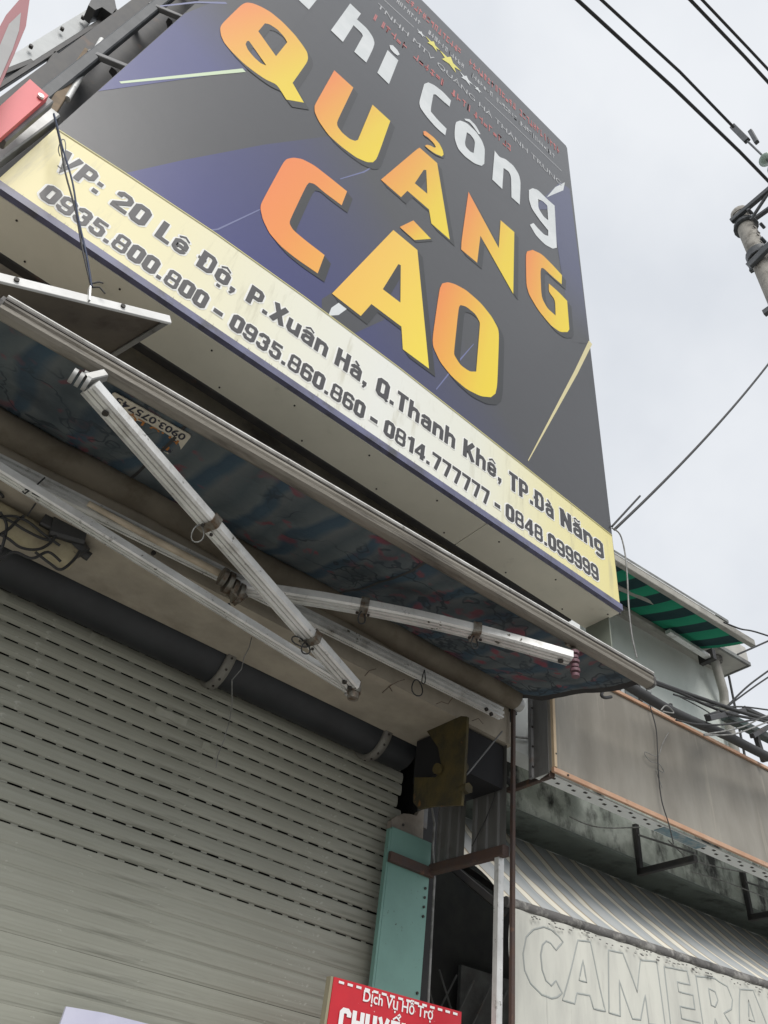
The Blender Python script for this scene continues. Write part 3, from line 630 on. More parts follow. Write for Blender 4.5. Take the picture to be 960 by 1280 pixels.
# letters run head-down as seen from the street: baseline is the far side
def lt(k): return lambda a, c: O_+U_*a+W_*c+DN*k
for body, mt_, u0, u1, base, cap_ in (('0903.075745', 'plate_dark', .05, .93, .07, .22), ('PHÚ LỘC', 'plate_orange', .08, .90, .37, .19), ('MÁI XẾP', 'plate_dark', .36, .62, .66, .10), ('MÁI HIÊN', 'plate_dark', .36, .62, .82, .10)):
    m = MB(); type_on(m, body, lambda a, c: O_+U_*a+W_*(LW*base+c)+DN*.0045, LU*u0, LU*u1, 0, LW*cap_, .016); obj('lettering', m, mt_, pt)
m = MB(); m.poly([rr(LU*.07, LW*.68, LU*.31, LW*.92, .006)], lf(.004)); obj('emblem', m, 'plate_dark', pt)
m = MB(); m.poly([rr(LU*.12, LW*.72, LU*.19, LW*.88, .004)], lf(.0055)); obj('emblem_mark', m, 'plate_orange', pt)

# ================================================================== the tall signboard
YB = 2.0; BX0, BX1, BZ0, BZ1 = -.642, 2.872, 4.045, 10.56
sb = thing('billboard', 'towering grey and blue billboard reading QUẢNG CÁO above a pale yellow address strip', 'billboard', (1.1, YB, BZ0))
def P(a, c, y=YB): q = onY((a, c), y); return q
def plan(p): q = onY(p, YB); return (q.x, q.z)
def on_board(k): return lambda x, z: V((x, YB-k, z))
ytop = [(-.65, 4.605), (-.327, 4.644), (.1, 4.685), (.593, 4.70), (1.2, 4.695), (1.8, 4.665), (2.4, 4.63), (2.873, 4.605)]
m = MB(); m.slab([(BX0, BZ1), *[(max(BX0, min(BX1, a)), c) for a, c in ytop], (BX1, BZ1)], lambda x, z: V((x, YB, z)), (0, .03, 0)); obj('main_panel', m, 'print_dark', sb)
mat('strip_face', (.7, .68, .5), .42, grad=((-1.75, 0, 0), (1/3.52, 0, 0), [(0, (.74, .66, .33)), (.14, (.76, .70, .42)), (.34, (.74, .73, .60)), (.5, (.73, .735, .68)), (.68, (.72, .72, .62)), (.84, (.74, .69, .40)), (1, (.73, .65, .28))]),
    d=(.42, .39, .27), dsc=2.2, dst=(6, 1, .7), dlo=.56, dhi=.85, spec=.5)
m = MB(); m.slab([(BX0, 4.085), (BX1, 4.085), *[(max(BX0, min(BX1, a)), c-.004) for a, c in ytop[::-1]]], lambda x, z: V((x, YB-.006, z)), (0, .03, 0)); ys = obj('address_strip', m, 'strip_face', sb)
mat('mildew', (.18, .165, .12), .9)
m = MB(); rnd = random.Random(4)
for i in range(240):
    x = rnd.uniform(BX0+.02, BX1-.02); h = rnd.uniform(.004, .035)*(1.3-.6*abs((x-1)/2)); w_ = rnd.uniform(.002, .005)
    m.add([(x, YB-.008, 4.086), (x+w_, YB-.008, 4.086), (x+w_*.4, YB-.008, 4.086+h)], [(0, 1, 2)])
mat('mildew', (.42, .39, .28), .9); obj('mildew_streaks', m, 'mildew', ys, kind='stuff')
m = MB(); m.extr([(-.010, -.02), (.022, -.02), (.022, .02), (-.010, .02)], (BX0, YB, 4.064), (BX1, YB, 4.064)); obj('bottom_trim', m, 'purple_trim', sb)
m = MB(); m.bar((BX1+.006, YB+.012, BZ0), (BX1+.006, YB+.012, BZ1), .012, .03, (1, 0, 0)); obj('edge_trim', m, 'print_dark', sb)
m = MB()
for (a, c), (a2, c2) in zip(ytop[:-1], ytop[1:]):
    a, a2 = max(a, BX0), min(a2, BX1); m.add([(a, YB-.009, c-.008), (a2, YB-.009, c2-.008), (a2, YB-.009, c2), (a, YB-.009, c)], [(0, 1, 2, 3)])
mat('thin_gold', (.55, .50, .22), .5); obj('gold_line', m, 'thin_gold', ys)
# printed colour fields of the artwork
def field(px, stops, org, dr, k=.0010, name='colour_field'):
    o_, d_ = V(plan(org)), V(plan(dr)); v2 = d_-o_; L2 = v2.dot(v2)
    nm = name+str(len(MATS)); mat(nm, (0, 0, 0), .34, grad=((o_.x-sb.location.x, 0, o_.y-sb.location.z), (v2.x/L2, 0, v2.y/L2), stops), spec=.42, bump=.16, bsc=2.2)
    m = MB(); m.poly([[(lambda q: (max(q[0], BX0+.002), q[1]))(plan(p)) for p in px]], on_board(k)); obj(name, m, nm, sb)
GR = (.059, .060, .064)
field([(112, 106), (308, 88), (345, 60), (400, 0), (420, -60), (140, -60)], [(0, (.055, .062, .20)), (.5, (.06, .067, .19)), (1, GR)], (150, 100), (345, 70))
field([(150, 218), (230, 200), (330, 181), (430, 168), (560, 200), (690, 300), (745, 520), (760, 664), (700, 620), (645, 579), (560, 516), (470, 446), (380, 371.5), (300, 314), (225, 263)],
      [(0, (.040, .044, .17)), (.30, (.046, .050, .13)), (.60, GR), (1, GR)], (255, 285), (645, 360))
field([(402, 374), (470, 330), (480, 400), (440, 418), (402, 390)], [(0, GR), (1, (.06, .062, .075))], (402, 372), (470, 330), .0013)
field([(664, 262), (700, 228), (712, 236), (737, 430), (716, 428), (700, 330), (690, 262)], [(0, (.065, .072, .15)), (.6, (.06, .066, .13)), (1, GR)], (700, 240), (725, 420), .0013)
def line(pts, wpx, mt, k=.0017, taper=0):
    m = MB(); P_ = [V(plan(p)) for p in pts]
    for i, (a, c) in enumerate(zip(P_[:-1], P_[1:])):
        n_ = (c-a).normalized(); n_ = V((-n_.y, n_.x)); w0 = wpx[i]; w1 = wpx[i+1]
        q = [a-n_*w0, c-n_*w1, c+n_*w1, a+n_*w0]; m.add([(z.x, YB-k, z.y) for z in q], [(0, 1, 2, 3)])
    obj('print_line', m, mt, sb)
line([(150, 103.5), (305, 88)], [.006, .013], 'line_green')
line([(738, 428), (720, 465), (660, 576)], [.02, .016, .003], 'line_yellow')
line([(204, 295), (272, 287), (325, 262)], [.002, .004, .003], 'streak_blue')
line([(425, 224), (455, 215), (480, 200)], [.003, .005, .002], 'streak_blue')
line([(545, 487), (573, 452), (592, 430)], [.003, .005, .002], 'streak_blue')
line([(283, 4), (245, 3), (200, 8)], [.008, .006, .004], 'streak_blue')
def petal(px, k=.0018):
    m = MB(); m.poly([[plan(p) for p in px]], on_board(k)); obj('print_petal', m, 'white_print', sb)
petal([(410, 395), (414, 385), (424, 378), (438, 377), (434, 386), (423, 394)])
petal([(683, 247), (694, 234), (706, 228), (704, 238), (692, 243)])
# the big letters, outlines as printed
BIG = {
 'Q': [tr(260, 0, 6, [(232, 55), (262, 32), (290, 22), (335, 28), (400, 55), (470, 95), (560, 170), (650, 265), (710, 345), (742, 395), (749, 440), (738, 475), (632, 625), (717, 773), (585, 750), (515, 638), (430, 600), (350, 545), (260, 475), (170, 385), (120, 325), (95, 270), (88, 215), (105, 180)]),
       tr(260, 0, 6, [(375, 238), (425, 178), (460, 185), (520, 225), (570, 280), (592, 320), (508, 425)]),
       tr(260, 0, 6, [(290, 312), (305, 310), (330, 345), (435, 495), (395, 480), (340, 430), (295, 375), (280, 335)])],
 'U': [tr(370, 80, 6, [(285, 50), (428, 180), (305, 435), (308, 470), (345, 520), (400, 565), (440, 580), (462, 572), (572, 308), (705, 430), (605, 712), (575, 740), (530, 740), (450, 705), (340, 625), (240, 535), (170, 435), (138, 365), (136, 320), (150, 290)])],
 'A': [tr(460, 150, 6.857, [(415, 255), (440, 240), (590, 372), (698, 1028), (540, 890), (520, 770), (335, 610), (280, 665), (108, 515)]), tr(460, 150, 6.857, [(475, 430), (497, 432), (505, 635), (398, 545)])],
 'h1': [tr(460, 150, 6.857, [(472, 100), (490, 97), (560, 150), (610, 205), (640, 265), (645, 300), (630, 315), (570, 290), (520, 255), (485, 225), (500, 215), (530, 220), (565, 240), (580, 235), (560, 200), (510, 150), (475, 130)])],
 'N': [tr(560, 200, 4.3636, [(110, 175), (275, 482), (285, 330), (360, 395), (354, 732), (175, 415), (157, 562), (70, 490), (72, 440)])],
 'G': [tr(560, 200, 4.3636, [(430, 500), (460, 492), (510, 515), (570, 575), (620, 630), (618, 680), (560, 630), (520, 592), (508, 590), (502, 610), (508, 750), (540, 810), (585, 850), (582, 765), (548, 720), (548, 675), (600, 720), (648, 770), (660, 925), (650, 940), (610, 940), (560, 905), (490, 820), (440, 735), (425, 680), (423, 520)])],
 'C': [tr(310, 190, 5.333, [(230, 78), (255, 50), (300, 40), (360, 50), (440, 92), (540, 170), (658, 265), (622, 358), (510, 275), (440, 215), (405, 207), (385, 230), (276, 460), (276, 485), (300, 525), (390, 600), (508, 690), (462, 812), (320, 715), (220, 635), (140, 545), (95, 450), (80, 380), (85, 345)])],
 'A2': [tr(400, 220, 4, [(365, 272), (485, 372), (543, 965), (412, 868), (405, 755), (255, 642), (202, 702), (58, 590)]), tr(400, 220, 4, [(390, 442), (402, 448), (400, 635), (312, 568)])],
 'a1': [tr(400, 220, 4, [(465, 224), (553, 316), (470, 322), (397, 257)])],
 'O': [tr(440, 340, 4.3636, [(475, 95), (490, 65), (520, 57), (560, 68), (620, 100), (700, 170), (760, 245), (795, 310), (800, 350), (790, 620), (780, 665), (755, 685), (700, 680), (620, 640), (540, 570), (480, 495), (440, 410), (437, 360)]),
       tr(440, 340, 4.3636, [(580, 195), (590, 182), (620, 190), (670, 230), (695, 275), (695, 295), (675, 545), (640, 545), (590, 510), (555, 455), (555, 430)])],
}
def smooth_loop(lp, sharp=R(38)):
    """round the soft corners of a traced outline, keep the sharp ones"""
    out = []; n = len(lp)
    for i in range(n):
        a, b_, c = V(lp[i-1]), V(lp[i]), V(lp[(i+1) % n]); d1, d2 = (b_-a), (c-b_)
        ang = abs(d1.angle_signed(d2)) if d1.length and d2.length else 0
        if ang > sharp or min(d1.length, d2.length) < 1.2: out.append(tuple(b_))
        else:
            out += [tuple(b_+(a-b_)*.25+(c-b_)*.0), tuple(b_*.75+(a+c)*.125+(b_-(a+c)/2)*.12), tuple(b_+(c-b_)*.25)]
    return out
sft = (V(plan((443, 253)))-V(plan((433, 240))))*.72
for key, loops in BIG.items():
    L3 = [[plan(p) for p in smooth_loop(lp)] for lp in loops]
    xs = [p[0] for p in L3[0]]; zs = [p[1] for p in L3[0]]
    x0, x1 = min(xs), max(xs); z0, z1 = min(zs), max(zs)
    ox, oz = x0-sb.location.x, (z1 if key != 'C' else z1)-sb.location.z
    wx = (x1-x0); hz = (z1-z0)
    c0, c1, c2_ = (.80, .22, .06), (.78, .39, .05), (.78, .57, .04)
    if key == 'C': st_ = [(0, c0), (.5, (.80, .27, .06)), (1, (.80, .38, .06))]
    elif key == 'A2': st_ = [(0, (.82, .43, .08)), (.4, (.82, .52, .08)), (1, (.82, .66, .06))]
    else: st_ = [(0, c0), (.4, c1), (.75, c2_), (1, (.80, .62, .03))]
    nm = 'letter_print_'+key; mat(nm, (0, 0, 0), .42, grad=((ox, 0, oz), (.80/wx, 0, -.22/hz), st_), spec=.4)
    m = MB()
    for i in range(7):
        s_ = sft*((i+1)/7)*(.35 if len(key) > 1 and key[1] == '1' else 1)
        m.poly([[(p[0]+s_.x, p[1]+s_.y) for p in lp] for lp in L3], on_board(.0020+.0002*i))
    obj('letter_shadow_print', m, 'print_shadow', sb)
    m = MB(); m.poly(L3, on_board(.0036)); obj('letter' if len(key) < 2 or key == 'A2' else 'accent', m, nm, sb)
SMALL = [
 [tr(360, 0, 6, [(75, 0), (155, 75), (215, 0), (330, -130), (270, -190), (250, -160), (-10, -100)])],
 [tr(360, 0, 6, [(465, 28), (545, 105), (515, 148), (590, 215), (635, 280), (648, 325), (635, 370), (585, 472), (495, 390), (560, 272), (550, 250), (490, 192), (410, 317), (320, 230)])],
 [tr(360, 0, 6, [(745, 378), (825, 455), (755, 634), (668, 548)])], [tr(360, 0, 6, [(760, 340), (785, 342), (820, 378), (836, 410), (820, 420), (790, 397), (765, 367)])],
 [tr(480, 20, 6, [(300, 512), (330, 500), (375, 520), (440, 570), (500, 635), (490, 682), (440, 640), (385, 590), (368, 592), (350, 690), (350, 720), (400, 780), (467, 848), (457, 897), (390, 840), (320, 760), (270, 690), (262, 650), (280, 580)])],
 [tr(560, 90, 6, [(60, 377), (90, 366), (140, 385), (210, 450), (255, 520), (275, 580), (270, 690), (250, 706), (200, 690), (130, 640), (75, 580), (50, 510), (47, 460), (52, 400)]), tr(560, 90, 6, [(140, 455), (165, 470), (195, 510), (200, 540), (190, 610), (165, 600), (130, 560), (125, 530)])],
 [tr(560, 90, 6, [(120, 352), (158, 355), (205, 400), (242, 468), (228, 468), (188, 412), (160, 378), (130, 366)])],
 [tr(560, 90, 6, [(348, 592), (385, 640), (430, 655), (490, 705), (530, 770), (543, 830), (536, 997), (474, 942), (472, 790), (455, 750), (415, 722), (405, 880), (330, 808)])],
 [tr(560, 200, 4.3636, [(440, 165), (460, 155), (490, 165), (540, 215), (580, 250), (592, 480), (570, 485), (530, 465), (480, 415), (445, 355), (465, 345), (490, 375), (525, 410), (545, 415), (545, 385), (500, 330), (455, 265), (440, 215)]), tr(560, 200, 4.3636, [(490, 215), (515, 225), (540, 250), (545, 330), (520, 310), (492, 265)])],
]
for loops in SMALL:
    m = MB(); m.poly([[plan(p) for p in smooth_loop(lp)] for lp in loops], on_board(.0032)); obj('letter', m, 'white_print', sb)
# stars
for (cx, cy, r_) in ((526, 42, .06), (541, 56, .105), (562, 77.5, .155), (582.5, 99, .10), (597, 112, .06)):
    c = plan((cx, cy)); m = MB(); m.poly([[(c[0]+math.sin(R(36*k))*r_*(1 if k % 2 == 0 else .42), c[1]+math.cos(R(36*k))*r_*(1 if k % 2 == 0 else .42)) for k in range(10)]], on_board(.0028)); obj('star', m, 'star_yellow' if r_ > .1 else 'white_print', sb)
# small rows near the top edge
def row_line(a, c, body, cap, mt, off=.0, k=.0025):
    A_, C_ = plan(a), plan(c); z0 = (A_[1]+C_[1])/2; m = MB(); type_on(m, body, on_board(k), A_[0], C_[0], z0, cap, off); obj('lettering', m, mt, sb)
mat('dim_print', (.46, .465, .47), .45)
row_line((440, -25), (702, 236), 'CTY TNHH MTV QUẢNG HÀ THÀNH TRUNG', .11, 'dim_print', .0)
def marks(a, c, h, mt, n, seed, gaps=()):
    r_ = random.Random(seed); A_, C_ = plan(a), plan(c); z0 = (A_[1]+C_[1])/2; m = MB(); w_ = (C_[0]-A_[0])/n
    for i in range(n):
        if i in gaps: continue
        x = A_[0]+i*w_
        for q in range(r_.choice((2, 3))):
            if r_.random() < .5: x0 = x+r_.uniform(0, w_*.6); m.add([(x0, YB-.0022, z0), (x0+w_*.16, YB-.0022, z0), (x0+w_*.16, YB-.0022, z0+h), (x0, YB-.0022, z0+h)], [(0, 1, 2, 3)])
            else: zz = z0+r_.uniform(0, h*.8); m.add([(x, YB-.0024, zz), (x+w_*.7, YB-.0024, zz), (x+w_*.7, YB-.0024, zz+h*.18), (x, YB-.0024, zz+h*.18)], [(0, 1, 2, 3)])
    obj('small_print', m, mt, sb, kind='stuff')
marks((485, -17), (700, 191), .19, 'red_print', 46, 3, (18, 19, 33))
marks((485, -5), (694, 198), .13, 'dim_print', 52, 5, (9, 10, 22, 23, 31))
marks((466, 24), (590, 143), .16, 'red_print', 18, 8, (6, 13))
marks((592, 145), (640, 192), .15, 'red_print', 8, 9)
line([(480, 0), (517, 34)], [.008, .008], 'dim_print'); line([(606, 122), (702, 214)], [.008, .008], 'dim_print')
# address strip lettering
STRIP1 = [('VP:', 66, 206, 131.7, 232), ('20', 136, 254.8, 189, 270), ('Lê', 193.5, 293, 237, 310), ('Độ,', 243.8, 330.8, 295, 362), ('P.Xuân', 306.3, 374.6, 408, 442), ('Hà,', 416.7, 454, 458, 480),
          ('Q.Thanh', 469, 486, 567, 562), ('Khê,', 577, 570, 626, 599), ('TP.Đà', 635, 591, 691, 647.5), ('Nẵng', 699.5, 656, 751, 670)]
STRIP2 = [('0935.800.800', 50, 243, 262, 371.5), ('-', 268, 0, 279, 0), ('0935.860.860', 287, 404, 456, 509), ('-', 463, 0, 472, 0), ('0814.777777', 478.8, 536, 610.8, 612.5), ('-', 617, 0, 624, 0), ('0848.099999', 630.8, 640, 745.5, 707.5)]
def strip(words, z0, cap, off, halo):
    for body, x0, y0, x1, y1 in words:
        if body == '-':
            yy = 246+(x0-52)*.672-7; yy2 = 246+(x1-52)*.672-7
            a, c = plan((x0, yy)), plan((x1, yy2)); zc = z0+cap*.40
            for k, e, mt in ((.0080, .008, 'strip_halo'), (.0095, 0, 'strip_text')):
                m = MB(); m.add([(a[0]-e, YB-k, zc-.013-e), (c[0]+e, YB-k, zc-.013-e), (c[0]+e, YB-k, zc+.013+e), (a[0]-e, YB-k, zc+.013+e)], [(0, 1, 2, 3)]); obj('lettering', m, mt, ys)
            continue
        a, c = plan((x0, y0)), plan((x1, y1))
        m = MB()
        for q in range(8): heavy(m, body, a[0]+.009*math.cos(R(45*q)), c[0]+.009*math.cos(R(45*q)), z0+.009*math.sin(R(45*q)), cap, lambda x, z, d_, q=q: V((x, YB-.0064-d_-.0001*q, z)))
        obj('lettering_halo', m, 'strip_halo', ys)
        m = MB(); heavy(m, body, a[0], c[0], z0, cap, lambda x, z, d_: V((x, YB-.0092-d_, z))); obj('lettering', m, 'strip_text', ys)
strip(STRIP1, 4.383, .134, .030, .055)
strip(STRIP2, 4.152, .108, .028, .058)
# soffit panels with their open joint, fixing screws, and a black bar put in as the gap's shadow line
jx = 1.86
for x0, x1 in ((BX0, jx-.003), (jx+.003, BX1-.0)):
    obj('soffit_panel', MB().box((x0, YB+.006, 4.038), (x1, 2.235, 4.046)), 'soffit', sb)
for x, y_ in [(BX0+.12+.42*i, YB+.055) for i in range(9)] + [(BX0+.2+.44*i, 2.205) for i in range(8)]:
    q = V((x, y_, 4.038)); obj('screw', MB().tube([q, q-V((0, 0, .003))], .0045, 8), 'screw', sb)
obj('side_panel', MB().box((BX1-.004, YB+.03, 4.055), (BX1+.004, 2.235, BZ1)), 'soffit', sb)
obj('gap_shadow_bar', MB().bar((BX0, 2.262, 4.06), (BX1-.12, 2.262, 4.06), .05, .05), 'black_steel', sb)
obj('back_sheet', MB().box((BX0+.03, 2.30, 4.5), (BX1-.02, 2.32, BZ1-.05)), 'black_steel', sb)
mat('side_green', (.20, .22, .18), .6)
m = MB(); q = [onY((740, 784), 2.24), onY((772, 766), 2.02), onY((778, 800), 2.1), onY((765, 840), 2.2)]
obj('end_plate', MB().box((BX1-.01, 2.07, 3.80), (BX1, 2.23, 4.043)), 'side_green', sb)
obj('sign_leg', MB().bar((BX1+.03, 2.10, 3.76), (BX1+.03, 2.10, 4.5), .02, .03), 'lilac', sb, label='pale lilac end of the sign frame')
# steel frame standing behind and left of the board
sf = thing('steel_frame', 'dark steel truss frame carrying the billboard along its left edge', 'steel frame', (-.8, 2.2, 4.3))
for (x, y_, z0, z1, a, c, mt) in [(-.80, 2.12, 4.2, 9.5, .055, .055, 'pole_steel'), (-.90, 2.45, 4.5, 10.5, .06, .05, 'black_steel'), (-.69, 2.42, 4.4, 10.5, .07, .05, 'black_steel'), (-1.02, 2.7, 5, 10.5, .08, .05, 'black_steel'), (-.60, 2.6, 4.4, 10, .05, .05, 'black_steel')]:
    obj('upright', MB().bar((x, y_, z0), (x, y_, z1), a, c, (0, 1, 0)), mt, sf)
obj('upright', MB().bar(onY((62, 142), 2.08), onY((110, 66), 2.2), .045, .03, (0, 1, 0)), 'brown_wood', sf, label='brown slanting batten')
obj('upright', MB().tube([onY((84, 124), 2.1), onY((118, 66), 2.2), onY((127, 50), 2.25)], .014, 10), 'alu', sf, label='bright slanting tube')
for z in (5.52, 6.42, 7.3, 8.2):
    obj('rung', MB().bar((-.83, 2.12, z), (-.63, 2.04, z-.02), .028, .035), 'grey_steel', sf)
    obj('rung', MB().bar((-.80, 2.14, z+.02), (-.92, 2.46, z+.02), .04, .04), 'black_steel', sf)
    obj('brace', MB().bar((-.70, 2.12, z), (-.70, 2.45, z+.55), .03, .03), 'black_steel', sf)
    obj('cross_bar', MB().bar((-1.05, 2.55, z-.1), (-.5, 2.55, z-.1), .05, .05), 'black_steel', sf)
obj('base_rail', MB().bar(onY((66, 146), 2.03), onY((-20, 210), 2.03), .05, .06, (0, 1, 0)), 'alu_dull', sf)
obj('side_sheet', MB().box((-.98, 2.30, 4.3), (-.64, 2.31, 8.6)), 'black_steel', sf)

# ------------------------------------------------------------------ left edge things
m = MB(); pts = tr(0, 0, 4, [(60, 130), (240, 50), (470, 30), (510, 30), (540, 90), (390, 190), (110, 350), (0, 410), (-120, 480), (-120, 330), (70, 275)])
m.slab(tr(0, 0, 4, [(-60, 340), (60, 275), (240, 165), (430, 50), (510, 26), (560, 95), (520, 90), (460, 100), (400, 190), (330, 225), (200, 310), (0, 400), (-140, 480)]), lambda a, c: onY((a, c), 2.75), (0, .02, 0))
solo('white_tarpaulin', m, 'tarp', 'creased white sheeting standing behind the steel frame at upper left', 'tarpaulin')
m = MB()
for i in range(4): m.bar(onY((95+i*14, 50+i*-7), 2.72), onY((100+i*14, 56-i*7), 2.72), .01, .01)
tf = thing('tarpaulin_support', 'row of dark battens under the white sheeting at upper left', 'battens', (-.95, 2.65, 4.6))
for (p, q) in [((-10, 115), (135, 22)), ((-10, 98), (40, 78)), ((55, 90), (70, 68))]:
    obj('batten', MB().bar(onY(p, 2.68), onY(q, 2.68), .03, .03), 'black_steel', tf)
for (a, c) in [(38, 60), (77, 38), (103, 24), (53, 74), (29, 87)]:
    q = onY((a, c), 2.73); obj('nail', MB().tube([q, q-V((0, .02, 0))], .012, 6), 'screw', tf)
rs = thing('red_sign', 'plain coral red sign panel hung at the left of the billboard', 'sign', onY((30, 130), 1.8))
m = MB(); m.slab(tr(0, 0, 4, [(150, 395), (243, 478), (0, 690), (-200, 860), (-200, 660), (0, 530)]), lambda a, c: onY((a, c), 1.85), (0, .03, 0)); obj('panel', m, 'red_box', rs)
q = onY((50.5, 121.5), 1.848); obj('rivet', MB().tube([q, q-V((0, .01, 0))], .012, 8), 'alu', rs)
obj('shelf_bar', MB().bar(onY((0, 178), 1.9), onY((60, 128), 1.9), .035, .04, (0, 1, 0)), 'grey_steel', rs)
ts = thing('red_bordered_sign', 'grey sign with a thick dark red border, cut by the upper left corner', 'sign', onY((10, 60), 1.7))
m = MB(); m.slab(tr(0, 0, 4, [(95, 0), (120, -40), (155, -40), (148, 0), (130, 130), (75, 262), (0, 432), (-80, 600), (-80, 260), (0, 130), (30, 75)]), lambda a, c: onY((a, c), 1.7), (0, .012, 0)); obj('border', m, 'sign_red', ts)
m = MB(); m.poly([tr(0, 0, 4, [(105, 62), (95, 152), (62, 250), (0, 392), (-70, 540), (-70, 350), (0, 225), (45, 120)])], lambda a, c: onY((a, c), 1.696)); obj('face', m, 'sign_grey', ts)
fl = thing('floodlight', 'small dark floodlight on a bracket at the top of the white sheeting', 'lamp', onY((135, 15), 2.6))
m = MB(); m.slab(tr(0, 0, 4, [(455, 0), (490, -30), (570, -20), (582, 40), (560, 70), (510, 35), (475, 50), (442, 25)]), lambda a, c: onY((a, c), 2.6), (0, .10, 0)); obj('housing', m, 'motor_black', fl)
obj('bracket', MB().bar(onY((140, 8), 2.62), onY((149, 22), 2.62), .03, .03), 'black_steel', fl)
# hanging steel flap
fp = thing('hanging_sheet', 'white-rimmed sheet metal panel hanging on a blue wire above the awning', 'metal panel', V((-.1, 2.0, 3.6)))
c1 = onY((209, 401), 1.778); c2 = onY((-60, 336), 1.75); c3 = onY((136, 446), 2.15); dv = c3-c1; c4 = c2+dv
nn_ = (c2-c1).cross(dv).normalized()
if nn_.z < 0: nn_ = -nn_
m = MB(); m.add([c1, c2, c4, c3]+[q+nn_*.012 for q in (c1, c2, c4, c3)], [(0, 1, 2, 3), (7, 6, 5, 4), (0, 4, 5, 1), (1, 5, 6, 2), (2, 6, 7, 3), (3, 7, 4, 0)]); obj('sheet', m, 'flap_under', fp)
obj('front_rim', MB().bar(c1+V((.006, -.006, .004)), c2+V((0, -.006, .004)), .012, .034), 'white_rim', fp)
obj('side_rim', MB().bar(c1+V((0, 0, -.004)), c3+V((0, 0, -.004)), .018, .022), 'alu_dull', fp)
for p in ((7, 356), (141, 385)):
    q = onY(p, 1.75); q = c1.lerp(c2, (209-p[0])/269)+V((0, -.013, .004)); obj('screw', MB().tube([q, q-V((0, .006, 0))], .008, 8), 'screw', fp)
hk = c1.lerp(c2, (209-93)/269)
obj('hook', MB().bar(hk+V((.01, -.016, -.01)), hk+V((-.012, -.016, .05)), .018, .006), 'alu', fp)
wt = onY((67, 143), 1.94); wb = hk+V((-.008, -.02, .05))
tw = thing('tie_wires', 'pair of dark blue wires running from the frame corner down to the hanging sheet', 'wire', wb)
for k in range(2):
    pts = [wt.lerp(wb, i/18)+V((.005*math.sin(i*.7+k*2.6)*math.sin(math.pi*i/18)+.012*k*math.sin(math.pi*i/18), -.004*k, 0)) for i in range(19)]
    obj('strand', MB().tube(pts, .0036, 6), 'wire_blue' if k else 'wire_black', tw)
m = MB(); m.tube(cr([onY(p, 1.93) for p in [(75, 195), (73, 186), (77, 175), (81, 176), (82, 186), (80, 200), (77, 210), (72, 207)]]), .0022, 5); obj('strand', m, 'wire_grey', tw)
m = MB(); m.tube([wb+V((0, 0, 0)), wb+V((.02, -.01, .012)), wb+V((.045, -.01, .0))], .003, 5); m.tube([wb+V((-.01, 0, .01)), wb+V((.01, -.012, .03)), wb+V((.02, 0, .05))], .003, 5); obj('knot', m, 'wire_black', tw)

# ------------------------------------------------------------------ shutter motor with cables
mo = thing('shutter_motor', 'shutter motor wrapped in black cables under the beam at left', 'motor', (0, 2.6, 3.1))
my = 2.50
a_, c_ = onY((-80, 602), my), onY((94, 700), my)
obj('motor_body', MB().tube([a_, a_.lerp(c_, .985), c_], [.05, .05, .042], 18), 'motor_cream', mo)
m = MB(); q = onY((80, 670), my-.02); m.bar(q-V((.06, 0, .01)), q+V((.06, 0, .02)), .11, .085); m.tube([q+V((.03, 0, .0)), q+V((.085, 0, -.035))], .035, 12); obj('housing', m, 'motor_black', mo)
m = MB(); q = onY((62, 655), my-.04); m.bar(q-V((.03, 0, 0)), q+V((.03, 0, 0)), .05, .06); obj('terminal_box', m, 'motor_black', mo)
m = MB(); q = onY((108, 693), my); m.tube([q-V((.015, 0, 0)), q+V((.015, 0, -.005))], .018, 10); obj('gland', m, 'motor_black', mo)
m = MB(); m.bar(onY((-60, 596), 2.6), onY((40, 655), 2.6), .06, .05); obj('mount_plate', m, 'black_steel', mo)
for pts in ([(-20, 640), (10, 650), (30, 662), (50, 672), (64, 676)], [(-20, 660), (8, 672), (25, 684), (45, 687), (60, 681), (70, 670)], [(0, 640), (8, 655), (6, 672), (0, 690), (-10, 700)], [(-10, 648), (15, 645), (35, 652), (55, 668), (75, 682)],
            [(44, 690), (62, 704), (76, 712), (92, 700), (100, 688)], [(0, 700), (18, 690), (40, 698), (60, 690), (76, 702)], [(-10, 610), (2, 618), (4, 622)], [(-8, 672), (10, 662), (22, 650), (30, 645)]):
    obj('cable', MB().tube(cr([onY(p, my-.065) for p in pts]), .0055, 6), 'wire_black', mo)
obj('hanger', MB().tube([onY((46, 627), 2.40), onY((34, 645), 2.45)], .003, 5), 'wire_black', mo)
m = MB(); m.tube([onY(p, 2.55) for p in [(316, 790), (312, 808), (305, 822), (302, 836), (290, 850)]]+[onY(p, 2.7) for p in [(290, 880), (287, 900), (280, 925), (272, 945), (270, 960)]], .0022, 5)
solo('hanging_wire', m, 'wire_grey', 'thin grey wire hanging down over the shutter beside the first roller wheel', 'wire')

